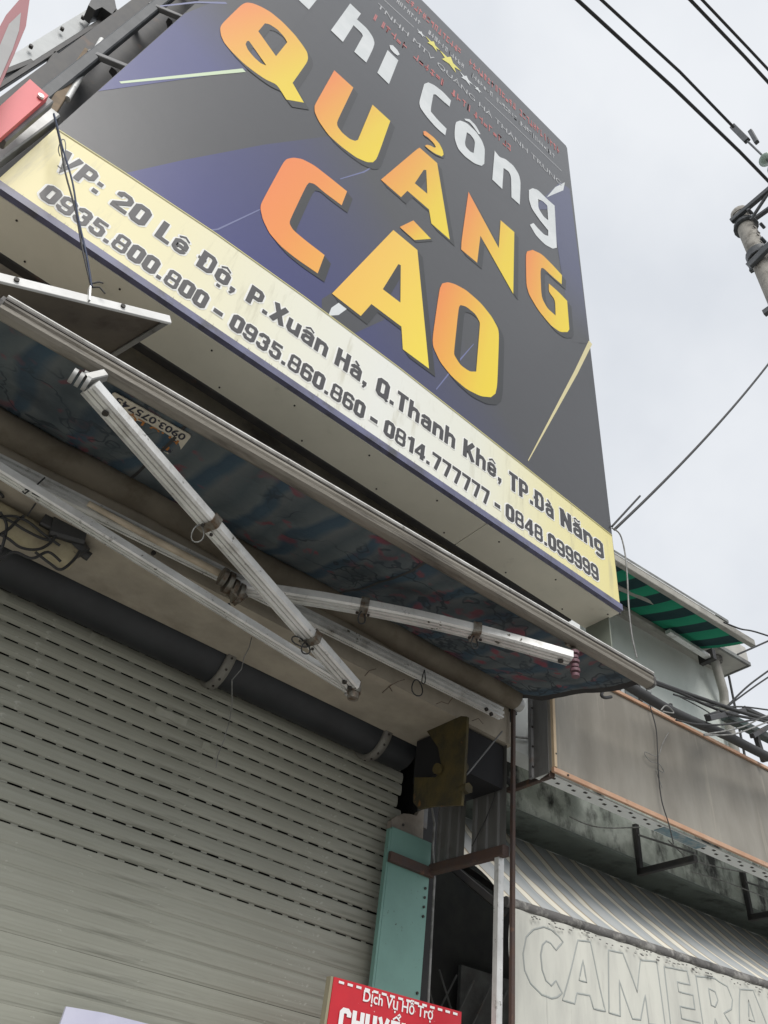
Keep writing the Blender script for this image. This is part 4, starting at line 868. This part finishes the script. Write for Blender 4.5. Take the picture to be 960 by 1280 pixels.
# ------------------------------------------------------------------ red service sign and lilac sheet in front of the shutter
rp = thing('service_sign', 'bright red sign reading Dịch Vụ Hỗ Trợ in front of the jade cover', 'sign', (2.05, 2.6, 1.2))
RY = 2.6; zt = onY((418, 1221), RY).z; rx0, rx1 = onY((417, 1225), RY).x, onY((577, 1265), RY).x
ztr = onY((574, 1264), RY).z
def rz(x): return zt+(ztr-zt)*(x-rx0)/(rx1-rx0)
m = MB(); m.slab([(rx0, zt-1.0), (rx1, zt-1.0), (rx1, ztr), (rx0, zt)], lambda x, z: V((x, RY, z)), (0, .02, 0)); obj('panel', m, 'poster_red', rp)
m = MB(); m.box((rx0-.012, RY+.002, zt-1), (rx0-.001, RY+.03, zt)); obj('edge', m, 'card', rp)
n = 15
for i in range(n):
    x = rx0+.022+i*(rx1-rx0-.03)/n; obj('dash', MB().add([(x, RY-.003, rz(x)-.016), (x+.024, RY-.003, rz(x)-.016), (x+.024, RY-.003, rz(x)-.008), (x, RY-.003, rz(x)-.008)], [(0, 1, 2, 3)]), 'poster_white', rp)
def red_line(body, pa, pb, cap, off):
    A_, C_ = onY(pa, RY), onY(pb, RY); m = MB(); sl = (C_.z-A_.z)/(C_.x-A_.x)
    type_on(m, body, lambda x, z: V((x, RY-.004, z+(x-A_.x)*sl)), A_.x, C_.x, A_.z, cap, off); obj('lettering', m, 'poster_white', rp)
red_line('Dịch Vụ Hỗ Trợ', (453, 1251), (540, 1275), .034, .015)
A_, C_ = onY((421, 1289), RY), onY((566, 1323), RY); m = MB(); heavy(m, 'CHUYỂN NHÀ', A_.x, C_.x, A_.z, .072, lambda x, z, d_: V((x, RY-.004-d_, z+(x-A_.x)*(ztr-zt)/(rx1-rx0)))); obj('lettering', m, 'poster_white', rp)
lp = solo('lilac_sheet', MB().slab([(onY((83, 1258), 2.9).x, 1.2), (onY((110, 1330), 2.9).x+.8, 1.2), (onY((210, 1295), 2.9).x, onY((210, 1286), 2.9).z), (onY((130, 1266), 2.9).x, onY((130, 1266), 2.9).z), (onY((83, 1258), 2.9).x, onY((83, 1258), 2.9).z)], lambda x, z: V((x, 2.9, z)), (0, .012, 0)),
     'lilac', 'lilac white sheet stuck low on the shutter, cut by the bottom edge', 'sheet')

# ================================================================== neighbour (turned a few degrees)
nb = thing('neighbour_building', 'pale mint plastered building on the right with a mouldy concrete canopy', 'building', NP, NA)
def nbox(s0, n0, z0, s1, n1, z1): return MB().box((s0, n0, z0), (s1, n1, z1))
obj('front_wall', nbox(-.42, .95, 3.36, 3.27, 1.10, 6.0), 'mint_wall', nb, True)
obj('side_wall', nbox(3.27, 1.0, 0, 3.40, 8, 6.0), 'mint_wall', nb, True)
obj('side_wall', nbox(-.42, 1.10, 0, -.30, 8, 6.0), 'white_wall', nb, True)
fz0, fz1 = 3.36, 3.66
cp_ = nbox(-.42, .60, fz0, 6.2, .949, fz1)
can = obj('canopy_slab', cp_, 'green_soffit', nb, True)
obj('canopy_fascia', nbox(-.42, .57, fz0-.015, 6.2, .599, fz1+.45), 'mould', nb, True, label='mould-blackened concrete fascia')
obj('fascia_drip', nbox(-.42, .56, fz0-.03, 6.2, .598, fz0-.016), 'green_soffit', nb, True)
obj('shopfront', nbox(-.42, 1.6, 0, 6.2, 1.7, 3.359), 'shop_dark', nb, True)
# grille seen through the gap
for i in range(6):
    for s_ in (1, -1):
        obj('grille_bar', MB().bar((.15+i*.14, 1.48, 1.9), (.15+i*.14+s_*.42, 1.48, 2.62), .010, .010), 'grey_steel', nb, True)
obj('grille_sheet', nbox(.62, 1.50, .2, 1.9, 1.53, 2.69), 'grille', nb, True)
# white pier left of the sign
obj('pier', nbox(-.20, .42, 3.62, .75, .569, 5.2), 'white_wall', nb, True, label='white painted pier beside the beige sign')
# window above the canopy
ws0, ws1 = onNl((730, 850), .94).x, onNl((880, 950), .94).x
wf = obj('window', nbox(1.35, .925, 4.35, 2.15, .949, 5.1), 'window_frame', nb, True)
for k in range(2): obj('pane', nbox(1.40+.39*k, .918, 4.40, 1.74+.39*k, .924, 5.05), 'glass', wf, True)
# eave box, pipe, roof
es1 = onNl((936.7, 830.8), .65).x; ez = 5.745
obj('eave', nbox(-.4, .65, ez, es1, 1.0, ez+.20), 'eave_conc', nb, True)
obj('eave_edge', nbox(-.4, .64, ez-.01, es1+.01, .665, ez+.03), 'roof_metal', nb, True)
obj('eave_edge', nbox(es1-.005, .666, ez-.01, es1+.012, 1.0, ez+.03), 'roof_metal', nb, True)
m = MB(); pp = [V((onNl((888, 835), .86).x, .80, ez+.01)), V((onNl((888, 835), .86).x+.01, .80, ez-.10)), V((3.12, .85, ez-.30)), V((3.14, .88, ez-.42)), V((3.16, .88, 4.0)), V((3.16, .88, 3.66))]
dp = obj('downpipe', MB().tube(pp, .042, 14), 'pipe', nb, True)
obj('pipe_collar', MB().tube([pp[0]-V((0, 0, .005)), pp[0]-V((0, 0, .05))], .075, 14), 'bar_grimy', dp, True)
obj('pipe_socket', MB().tube([pp[3]+V((-.002, 0, .02)), pp[3]-V((0, 0, .07))], .050, 14), 'pipe', dp, True)
rf0 = onNl((700, 657), .6); rf1 = onNl((905, 778), .6)
m = MB()
m.extr([(0, 0), (-.6, .12), (-.6, .15), (0, .03)], (-.4, .55, 6.02), (rf1.x, .55, 6.02)); obj('roof_sheet', m, 'roof_metal', nb, True)
obj('roof_flashing', nbox(-.4, .56, 5.955, rf1.x+.02, .60, 6.02), 'pipe', nb, True)
obj('roof_gable', nbox(rf1.x-.35, .67, ez+.2, es1-.04, .99, ez+.36), 'eave_conc', nb, True)
# green striped awning under the eave
ga = thing('green_awning', 'green and dark striped awning under the eave of the mint building', 'awning', NP, NA)
gs1 = onNl((937, 805), .28).x; gz0, gz1 = 5.555, 5.72
def gf(u, v): return V((-.3+(gs1+.27)*u, .29+.50*v, gz0+(gz1-gz0)*v-.012*math.sin(math.pi*v)+.006*math.sin(u*60)*math.sin(math.pi*v)))
obj('cloth', MB().grid(gf, 60, 8), 'green_stripe', ga, True)
obj('front_bar', MB().bar((-.35, .27, gz0+.01), (gs1+.03, .27, gz0+.01), .05, .07), 'pipe', ga, True)
obj('bead', MB().bar((-.35, .25, gz0+.05), (gs1-.5, .25, gz0+.05), .015, .012), 'alu', ga, True)
gr = onNl((872, 815), .80).x
obj('wall_rail', MB().bar((-.35, .80, gz1-.03), (gr, .80, gz1-.03), .05, .05), 'pipe', ga, True)
obj('arm', MB().bar((1.0, .62, gz1-.09), onNl((926, 797), .33)+V((0, 0, -.0)), .05, .035), 'pipe', ga, True)
obj('arm', MB().bar((gr-.55, .70, gz1-.10), (gr+.02, .72, gz1-.10), .06, .04), 'alu', ga, True, label='short folded bright arm')
obj('joint', MB().box(onNl((926, 797), .33)-V((.02, .02, .03)), onNl((926, 797), .33)+V((.03, .02, .03))), 'sign_red', ga, True)
obj('arm_end', MB().box((gr+.02, .66, gz1-.14), (gr+.07, .82, gz1-.03)), 'black_steel', ga, True)
# beige sign box
bs = thing('beige_sign', 'blank weathered beige sign box with copper coloured edging on the mint building', 'sign', NP, NA)
bz0, bz1 = 3.335, 4.065; BL = -.002
be = 5.5
# slopes measured: the box runs on to the right beyond the frame
def bl(p, off=0): return onNl(p, off)
tl, br, trr, bll = bl((737, 848)), bl((960, 1083)), bl((960, 962)), bl((690, 962))
zl0 = bll.z; zr0 = zl0+(br.z-zl0)/(br.x-bll.x)*(be-bll.x); sT = (trr.z-tl.z)/(trr.x-tl.x); zl1 = tl.z-sT*tl.x; zr1 = tl.z+sT*(be-tl.x)
obj('face', MB().slab([(0, zl0), (be, zr0), (be, zr1), (0, zl1)], lambda s_, z: V((s_, 0, z)), (0, .02, 0)), 'beige_sheet', bs, True)
obj('edging', MB().bar((0, -.006, zl0), (be, -.006, zr0), .02, .028), 'copper_trim', bs, True)
obj('edging', MB().bar((0, -.006, zl1), (be, -.006, zr1), .02, .024), 'copper_trim', bs, True)
obj('edging', MB().bar((.012, -.006, zl0+.015), (.012, -.006, zl1-.015), .03, .02, (1, 0, 0)), 'sand_trim', bs, True)
obj('side_face', MB().box((-.005, .021, zl0-.01), (.005, .14, zl1)), 'side_sheet', bs, True)
obj('side_angle', MB().bar((-.01, .15, zl0-.01), (-.01, .15, zl1), .02, .03, (0, 1, 0)), 'grey_steel', bs, True)
for i in range(6): obj('rivet', MB().tube([(-.012, .13, zl0+.05+.12*i), (-.02, .13, zl0+.05+.12*i)], .006, 6), 'screw', bs, True)
obj('bottom_channel', MB().box((0, .03, zl0-.012), (be, .13, zl0-.004)), 'white_wall', bs, True)
m = MB()
for i in range(90):
    s_ = .05+i*.06; z = zl0-.013
    m.box((s_, .045+.03*(i % 2), z-.002), (s_+.022, .06+.03*(i % 2), z))
obj('channel_slots', m, 'screw', bs, True, kind='stuff')
m = MB(); m.box((.93, .04, zl0-.016), (1.30, .12, zl0-.0125)); mat('teal_paint', (.15, .25, .30), .7, c2=(.35, .38, .38), sc_=20)
obj('blue_patch', m, 'teal_paint', bs, True)
for s_, z in ((.014, zl0+.09), (.10, zl0-.002), (.25, zl1+.0), (.5, zl1+.01)): obj('screw', MB().tube([(s_, -.016, z), (s_, -.022, z)], .006, 6), 'screw', bs, True)
# stays that hold the sign box off the fascia
bk = []
def bracket(s0, lab):
    b_ = thing('sign_bracket', lab, 'bracket', fromN(s0, .57, zl0-.1), NA, 'steel brackets under the beige sign')
    z = zl0-.075
    def wl(s_, n_, zz): return V((s_-s0, n_-.57, zz-(zl0-.1)))
    obj('upright', MB().bar(wl(s0, .545, z-.02), wl(s0, .545, z+.30), .034, .034, (0, 1, 0)), 'black_steel', b_, True)
    obj('arm', MB().bar(wl(s0, .56, z), wl(s0, .12, z), .034, .038), 'black_steel', b_, True)
    obj('brace', MB().bar(wl(s0, .55, z+.24), wl(s0, .12, z+.03), .012, .012), 'grey_steel', b_, True)
    return b_
s1 = onNl((795, 1045), .55).x; s2 = onNl((930, 1105), .55).x
bracket(s1, 'black triangular steel bracket under the middle of the beige sign')
bracket(s2, 'black steel bracket under the beige sign at the right picture edge')
bracket(s2+1.2, 'black steel bracket under the beige sign beyond the right edge')
ca = onN((640, 988), .35); 
obj('stay', MB().bar(onN((636, 988), .50), onN((690, 968), .02), .035, .03), 'rust_steel', bs, label='rusty stay from the sign corner back to the pole')
obj('stay', MB().bar(onN((626, 968), .5), onN((645, 985), .45), .03, .03), 'black_steel', bs)
# wires over the sign face
def nwire(pts, off, r_, mt, name, label, cat, grp=None):
    m = MB(); m.tube(cr([onN(p, off) for p in pts]), r_, 6); return solo(name, m, mt, label, cat, grp)
nwire([(806, 850), (812, 880), (820, 910), (822, 940), (823, 965), (827, 1000), (836, 1030), (842, 1055)], -.03, .0035, 'wire_black', 'drop_wire', 'dark wire hanging down across the face of the beige sign', 'wire')
nwire([(836, 915), (828, 930), (822, 945), (806, 940), (812, 951), (824, 955), (830, 966), (820, 962), (828, 985)], -.02, .0025, 'wire_grey', 'wire_tangle', 'pale curl of loose wire caught on the beige sign face', 'wire')
nwire([(712, 1021), (735, 1031), (760, 1035), (800, 1034)], .5, .004, 'wire_grey', 'fascia_wire', 'slack grey wire along the mouldy fascia left of the bracket', 'wire')
nwire([(835, 1050), (860, 1072), (890, 1082), (930, 1090), (965, 1092)], .5, .005, 'wire_grey', 'fascia_wire', 'slack grey wire along the mouldy fascia right of the bracket', 'wire')
nwire([(865, 1090), (900, 1100), (940, 1115), (965, 1125)], .45, .004, 'wire_grey', 'fascia_wire', 'lower grey wire along the mouldy fascia at the right edge', 'wire')
nwire([(662, 862), (664, 890), (662, 920), (663, 945), (668, 960)], .4, .006, 'wire_black', 'pier_cable', 'black cable down the white pier left of the beige sign', 'cable')
nwire([(640, 920), (650, 922), (662, 922), (669, 917)], .4, .008, 'wire_grey', 'pier_bracket', 'short pale rod across the white pier', 'rod')

# ================================================================== awning with the CAMERA valance
cw = thing('camera_awning', 'grey and cream striped awning with a hanging valance reading CAMERA', 'awning', NP, NA)
cn0, cn1, cz0, cz1 = .15, .94, 2.66, 3.355; cs0 = onNl((636, 1128), cn0).x; cs1 = 5.6
zr = onNl((960, 1232), cn0); cslope = (zr.z-onNl((636, 1128), cn0).z)/(zr.x-cs0); zb = onNl((636, 1128), cn0).z
def cf(u, v):
    s_ = cs0+(cs1-cs0)*u; z0_ = zb+cslope*(s_-cs0)
    sag = math.sin(math.pi*v)
    fold = .006*math.sin(s_*2*math.pi/.26+1.2*v+.5*math.sin(s_*3))*(.35+sag)
    return V((s_+.045*math.sin(v*8+s_*1.5)*sag+.02*noise.noise((s_*3, v*4, 1)), cn0+(cn1-cn0)*v, z0_+(cz1-z0_)*v-.035*sag+fold*.8))
obj('cloth', MB().grid(cf, 420, 22), 'camera_cloth', cw, True)
obj('front_bar', MB().tube([(cs0-.02, cn0, zb), (cs1, cn0, zb+cslope*(cs1-cs0))], .024, 14), 'bar_grimy', cw, True)
def vf(u, v):
    s_ = cs0+.005+(cs1-cs0)*u; z0_ = zb-.022+cslope*(s_-cs0)
    return V((s_+(-.012*math.sin(v*7)*(1 if u < .01 else 0)), cn0-.012-.010*math.sin(s_*9+v*2)*v-.004*math.sin(s_*41)*(1-v)-.006*math.sin(s_*23+1)*v, z0_-.62*v))
val = obj('valance', MB().grid(vf, 300, 18), 'valance', cw, True)
m = MB(); r_ = random.Random(2)
for i in range(110):
    s_ = cs0+.08+r_.random()*2.6; z0_ = zb-.03-r_.random()*.03+cslope*(s_-cs0); m.box((s_, cn0-.028, z0_), (s_+r_.uniform(.005, .02), cn0-.024, z0_+.004))
obj('stitch_marks', m, 'bar_grimy', val, True, kind='stuff')
# outlined capitals, sewn and faded
def outline(px):
    pts = []
    for p in px:
        q = onNl(p, cn0-.02); v_ = (zb-.022+cslope*(q.x-cs0)-q.z)/.62; b_ = vf((q.x-cs0-.005)/(cs1-cs0), max(0, min(1, v_))); pts.append(V((q.x, b_.y-.003, q.z)))
    fine = []
    for i in range(len(pts)):
        a, c = pts[i-1], pts[i]; n_ = max(1, int((c-a).length/.02)); fine += [a.lerp(c, k/n_) for k in range(1, n_+1)]
    for p in fine:
        u = (p.x-cs0-.005)/(cs1-cs0); p.y = vf(u, max(0, min(1, (zb-.022+cslope*(p.x-cs0)-p.z)/.62))).y+.0024
    return fine
t1 = lambda pts: tr(600, 1100, 4.8, pts)
t2 = lambda pts: tr(760, 1100, 4.8, pts)
LT = [[t1([(503, 372), (465, 420), (430, 378), (400, 366), (378, 390), (368, 450), (375, 540), (395, 605), (430, 635), (462, 602), (500, 678), (470, 703), (430, 711), (370, 690), (310, 620), (275, 540), (265, 440), (285, 340), (330, 295), (385, 280), (440, 298), (480, 335)])],
      [t1([(597, 360), (665, 370), (768, 786), (690, 770), (665, 692), (590, 678), (575, 742), (503, 720)]), t1([(625, 480), (645, 612), (603, 600)])],
      [t2([(8, 420), (98, 437), (180, 672), (205, 480), (297, 490), (345, 880), (252, 862), (232, 690), (200, 838), (150, 832), (76, 600), (80, 815), (20, 795)])],
      [t2([(345, 520), (480, 545), (497, 628), (422, 610), (432, 668), (515, 690), (527, 775), (440, 755), (452, 828), (560, 855), (575, 930), (385, 895)])],
      [t2([(535, 575), (650, 590), (720, 640), (750, 720), (742, 775), (705, 800), (790, 960), (700, 945), (650, 830), (655, 935), (590, 925)]), t2([(610, 650), (650, 670), (668, 720), (650, 760), (628, 750)])],
      [t2([(800, 655), (880, 660), (1010, 1010), (930, 1000), (905, 920), (850, 910), (850, 985), (790, 975)]), t2([(845, 720), (885, 850), (850, 840)])]]
for loops in LT:
    m = MB()
    for lp_ in loops: m.tube(outline(lp_), .0058, 5, closed=True)
    obj('letter_outline', m, 'valance_ink', val, True)
obj('arm', MB().bar(onN((566, 1085), .5), onN((632, 1140), .25), .05, .04), 'black_steel', cw, label='dark folded arm at the left end')
obj('arm', MB().bar(onN((575, 1080), .6), onN((628, 1118), .3), .03, .03), 'black_steel', cw)

# ================================================================== street pole and wires
ep = thing('utility_pole', 'grey concrete utility pole with steel crossarms at the right edge', 'utility pole', (5, 1.15, 0))
topz = 10.75
ax = [V((5.0, 1.15, z)) for z in (0, topz)]
pa = onX((928, 268), 5.0); pb = onX((960, 352), 5.0); dirp = (pb-pa).normalized()
m = MB(); py = (pa.y+pb.y)/2
obj('shaft', MB().tube([(5, py, 0), (5, py, pa.z)], [.135, .095], 20), 'pole_conc', ep)
obj('cap', MB().tube([(5, py, pa.z-.03), (5, py, pa.z+.05), (5, py, pa.z+.09)], [.105, .105, .06], 16), 'pole_conc', ep)
dents = MB()
for i in range(60):
    z = pa.z-.15-i*.09; a = R(-120+15*(i % 2)); r_ = .099
    dents.tube([(5+math.cos(a)*r_-.03, py+math.sin(a)*r_-.002, z), (5+math.cos(a)*r_+.03, py+math.sin(a)*r_-.006, z+.012)], .006, 5)
obj('cast_marks', dents, 'bar_grimy', ep, kind='stuff')
def xarm(p, q, x, w_=.075):
    A_, C_ = onX(p, x), onX(q, x); d_ = C_-A_; C_ = A_+d_*2.2; return MB().bar(A_, C_, .05, w_)
obj('crossarm', xarm((914, 277), (960, 238), 4.88), 'pole_steel', ep)
obj('crossarm', xarm((936, 279), (960, 262), 5.12, .05), 'pole_steel', ep)
obj('crossarm', xarm((936, 333), (964, 305), 4.87, .10), 'pole_steel', ep)
obj('crossarm', xarm((938, 338), (966, 322), 5.12, .07), 'pole_steel', ep)
obj('crossarm', xarm((955, 392), (975, 378), 4.88, .08), 'pole_steel', ep)
obj('band', MB().tube([(5, py, pa.z-1.05), (5, py, pa.z-.93)], .13, 16), 'pole_steel', ep)
obj('band', MB().tube([(5, py, pa.z-.32), (5, py, pa.z-.24)], .125, 16), 'pole_steel', ep)
for q_, z_ in ((4.88, pa.z-.27), (5.12, pa.z-.29), (4.87, pa.z-.97), (5.12, pa.z-1.0)):
    obj('bolt', MB().tube([(q_-.04, py-.13, z_), (q_+.04, py-.13, z_)], .018, 8), 'pole_steel', ep)
for z_ in (pa.z-.4, pa.z-1.15):
    obj('arm_brace', MB().bar((4.9, py-.10, z_), (4.88, py-.62, z_+.42), .03, .03), 'pole_steel', ep)
    obj('u_bolt', MB().tube([(5+.125*math.cos(R(a)), py+.125*math.sin(R(a)), z_+.1) for a in range(0, 360, 24)], .012, 6, closed=True), 'pole_steel', ep)
ins = thing('glass_insulator', 'pale green glass insulator string at the right edge above the pole', 'insulator', onX((950, 200), 4.9))
g0 = onX((950, 192), 4.9); g1 = onX((982, 222), 4.9)
for k in range(3):
    c = g0.lerp(g1, .25+k*.35); t_ = (g1-g0).normalized(); obj('disc', MB().tube([c-t_*.03, c-t_*.015, c+t_*.01, c+t_*.04], [.02, .075, .085, .03], 18), 'glass_ins', ins)
obj('link_rod', MB().tube([onX((917, 160), 4.9), g1], .012, 8), 'pole_steel', ins)
obj('clamp', MB().bar(onX((916, 158), 4.9), onX((934, 176), 4.9), .05, .07), 'pole_steel', ins)
obj('clamp', MB().bar(onX((938, 164), 4.9), onX((946, 178), 4.9), .05, .05), 'pole_steel', ins)
def skywire(pts, r_, label, grp='overhead power lines'):
    P_ = [onZ(p, z) for p, z in pts]; d_ = (P_[0]-P_[1]).normalized()
    path = [P_[0]+d_*14, P_[0]+d_*5]+P_; 
    return solo('power_line', MB().tube(path, r_, 6), 'wire_black', label, 'power line', grp)
skywire([((722, 0), 10.3), ((842, 110), 10.55), ((925, 190), 10.72), ((962, 228), 10.8)], .019, 'thick black power line, lowest of the four crossing the upper right sky')
skywire([((752, 0), 10.4), ((850, 90), 10.65), ((917, 159), 10.8)], .016, 'black power line ending at the clamp of the glass insulator')
skywire([((863, 0), 10.8), ((930, 70), 10.9), ((965, 108), 11.0)], .018, 'black power line near the upper right corner, left of its neighbour')
skywire([((878, 0), 10.8), ((935, 60), 10.95), ((965, 92), 11.05)], .015, 'black power line nearest the upper right corner')
def wire3(pts, r_, mt, label, name='wire', cat='wire', grp=None): return solo(name, MB().tube(cr(pts), r_, 6), mt, label, cat, grp)
w0 = onY((768, 662), 2.0); w1 = onX((960, 447), 4.7)
def sagp(a, c, s_, n_=10): return [a.lerp(c, i/n_)-V((0, 0, s_*4*(i/n_)*(1-i/n_))) for i in range(n_+1)]
wire3(sagp(w0, w1+(w1-w0)*.3, .10), .009, 'wire_black', 'wire rising from the lower right corner of the billboard to the pole')
wire3(sagp(onY((765, 658), 1.99), onY((800, 620), 2.0), .0, 3), .007, 'wire_black', 'short second wire tied at the lower right corner of the billboard')
wire3([onY(p, 1.97) for p in [(765, 660), (775, 668), (781, 690), (784, 720), (786, 760), (790, 795), (796, 822)]], .0045, 'wire_grey', 'thin grey wire looping down from the billboard corner past the green awning')
# heavy cable bundle and racks at right
CY = 2.25
cb = thing('cable_bundle', 'thick black cable bundle sagging along above the beige sign', 'cable', onY((880, 910), CY))
for dx, dy, r_ in ((0, 0, .030), (0, -1.5, .022)):
    pts = [onY((x, y_+dy), CY+dx) for x, y_ in [(755, 838), (790, 860), (830, 884), (865, 901), (905, 918), (940, 936), (990, 962), (1060, 1005)]]
    obj('cable', MB().tube(cr(pts), r_, 10), 'wire_black', cb); break
for k, (pts, r_) in enumerate([([(812, 850), (850, 864), (885, 876), (920, 888), (960, 900), (1010, 915)], .014), ([(812, 852), (850, 866), (880, 880), (915, 893), (960, 903), (1010, 925)], .010), ([(842, 868), (870, 876), (900, 883), (935, 884), (990, 892)], .006), ([(848, 870), (875, 884), (888, 892)], .004)]):
    obj('cable', MB().tube(cr([onY(p, CY+.05) for p in pts]), r_, 7), 'wire_black', cb)
gk = thing('cable_rack', 'dark green steel rack carrying cables at the right edge', 'rack', onY((930, 905), 2.35))
for (p, q, y0, y1, w_, mt) in [((885, 898), (930, 888), 2.2, 2.5, .035, 'black_steel'), ((905, 895), (975, 930), 2.45, 2.45, .06, 'green_steel'), ((930, 885), (975, 905), 2.5, 2.5, .03, 'black_steel'), ((882, 895), (898, 890), 2.3, 2.3, .02, 'black_steel'),
                               ((945, 920), (955, 952), 2.4, 2.4, .035, 'black_steel'), ((940, 920), (962, 908), 2.3, 2.5, .03, 'black_steel')]:
    obj('bar', MB().bar(onY(p, y0), onY(q, y1), w_, w_), mt, gk)
for pts, r_ in [([(845, 900), (870, 905), (900, 906), (930, 902), (965, 895)], .006), ([(880, 918), (905, 914), (930, 908), (950, 898), (965, 893)], .005), ([(880, 919), (915, 918), (940, 910), (965, 900)], .005), ([(826, 888), (833, 882), (842, 891), (828, 889)], .004)]:
    wire3([onY(p, CY-.05) for p in pts], r_, 'wire_grey' if r_ < .006 else 'wire_black', {845: 'dark loose wire crossing the rack at the right edge', 880: 'pale loose wire ends lying across the cable rack' if pts[1][1] == 914 else 'lower of the pale loose wire ends across the cable rack', 826: 'small curl of wire on the top of the beige sign'}[pts[0][0]], grp='loose wires at the cable rack' if pts[0][0] == 880 else None)
wire3([onN(p, .2) for p in [(905, 778), (925, 786), (945, 790), (990, 805)]], .008, 'wire_black', 'black wire leaving the roof corner to the right')
wire3([onN(p, .2) for p in [(922, 818), (945, 808), (990, 788)]], .008, 'wire_black', 'wire rising to the right from the eave corner')
wire3([onN(p, .3) for p in [(908, 884), (930, 862), (950, 846), (990, 818)]], .008, 'wire_black', 'upper of two wires rising right behind the rack')
wire3([onN(p, .3) for p in [(908, 884), (935, 864), (958, 848), (990, 828)]], .007, 'wire_black', 'lower of two wires rising right behind the rack')
wire3([onN(p, .5) for p in [(911, 845), (918, 880), (925, 915), (932, 950)]], .010, 'wire_black', 'black conduit dropping beside the downpipe corner')
for k, s_ in enumerate([(796, 845), (838, 880), (893, 935), (928, 945)]):
    q0_ = onN((s_[0], s_[1]), .1); q1_ = onN((s_[0]+5, s_[1]+32), .1)
    solo('stanchion', MB().bar(q0_, q1_, .022, .022), 'black_steel', ['leftmost short black stanchion on top of the beige sign', 'second short black stanchion on top of the beige sign', 'third short black stanchion on top of the beige sign', 'rightmost short black stanchion on top of the beige sign'][k], 'stanchion', 'stanchions on the beige sign')
hk2 = cr([onY(p, 2.25) for p in [(770, 852), (758, 856), (752, 868), (756, 872), (764, 871)]])
solo('cable_hook', MB().tube(hk2, .009, 8), 'wire_black', 'small black hook holding the cable bundle above the sign edge', 'hook')
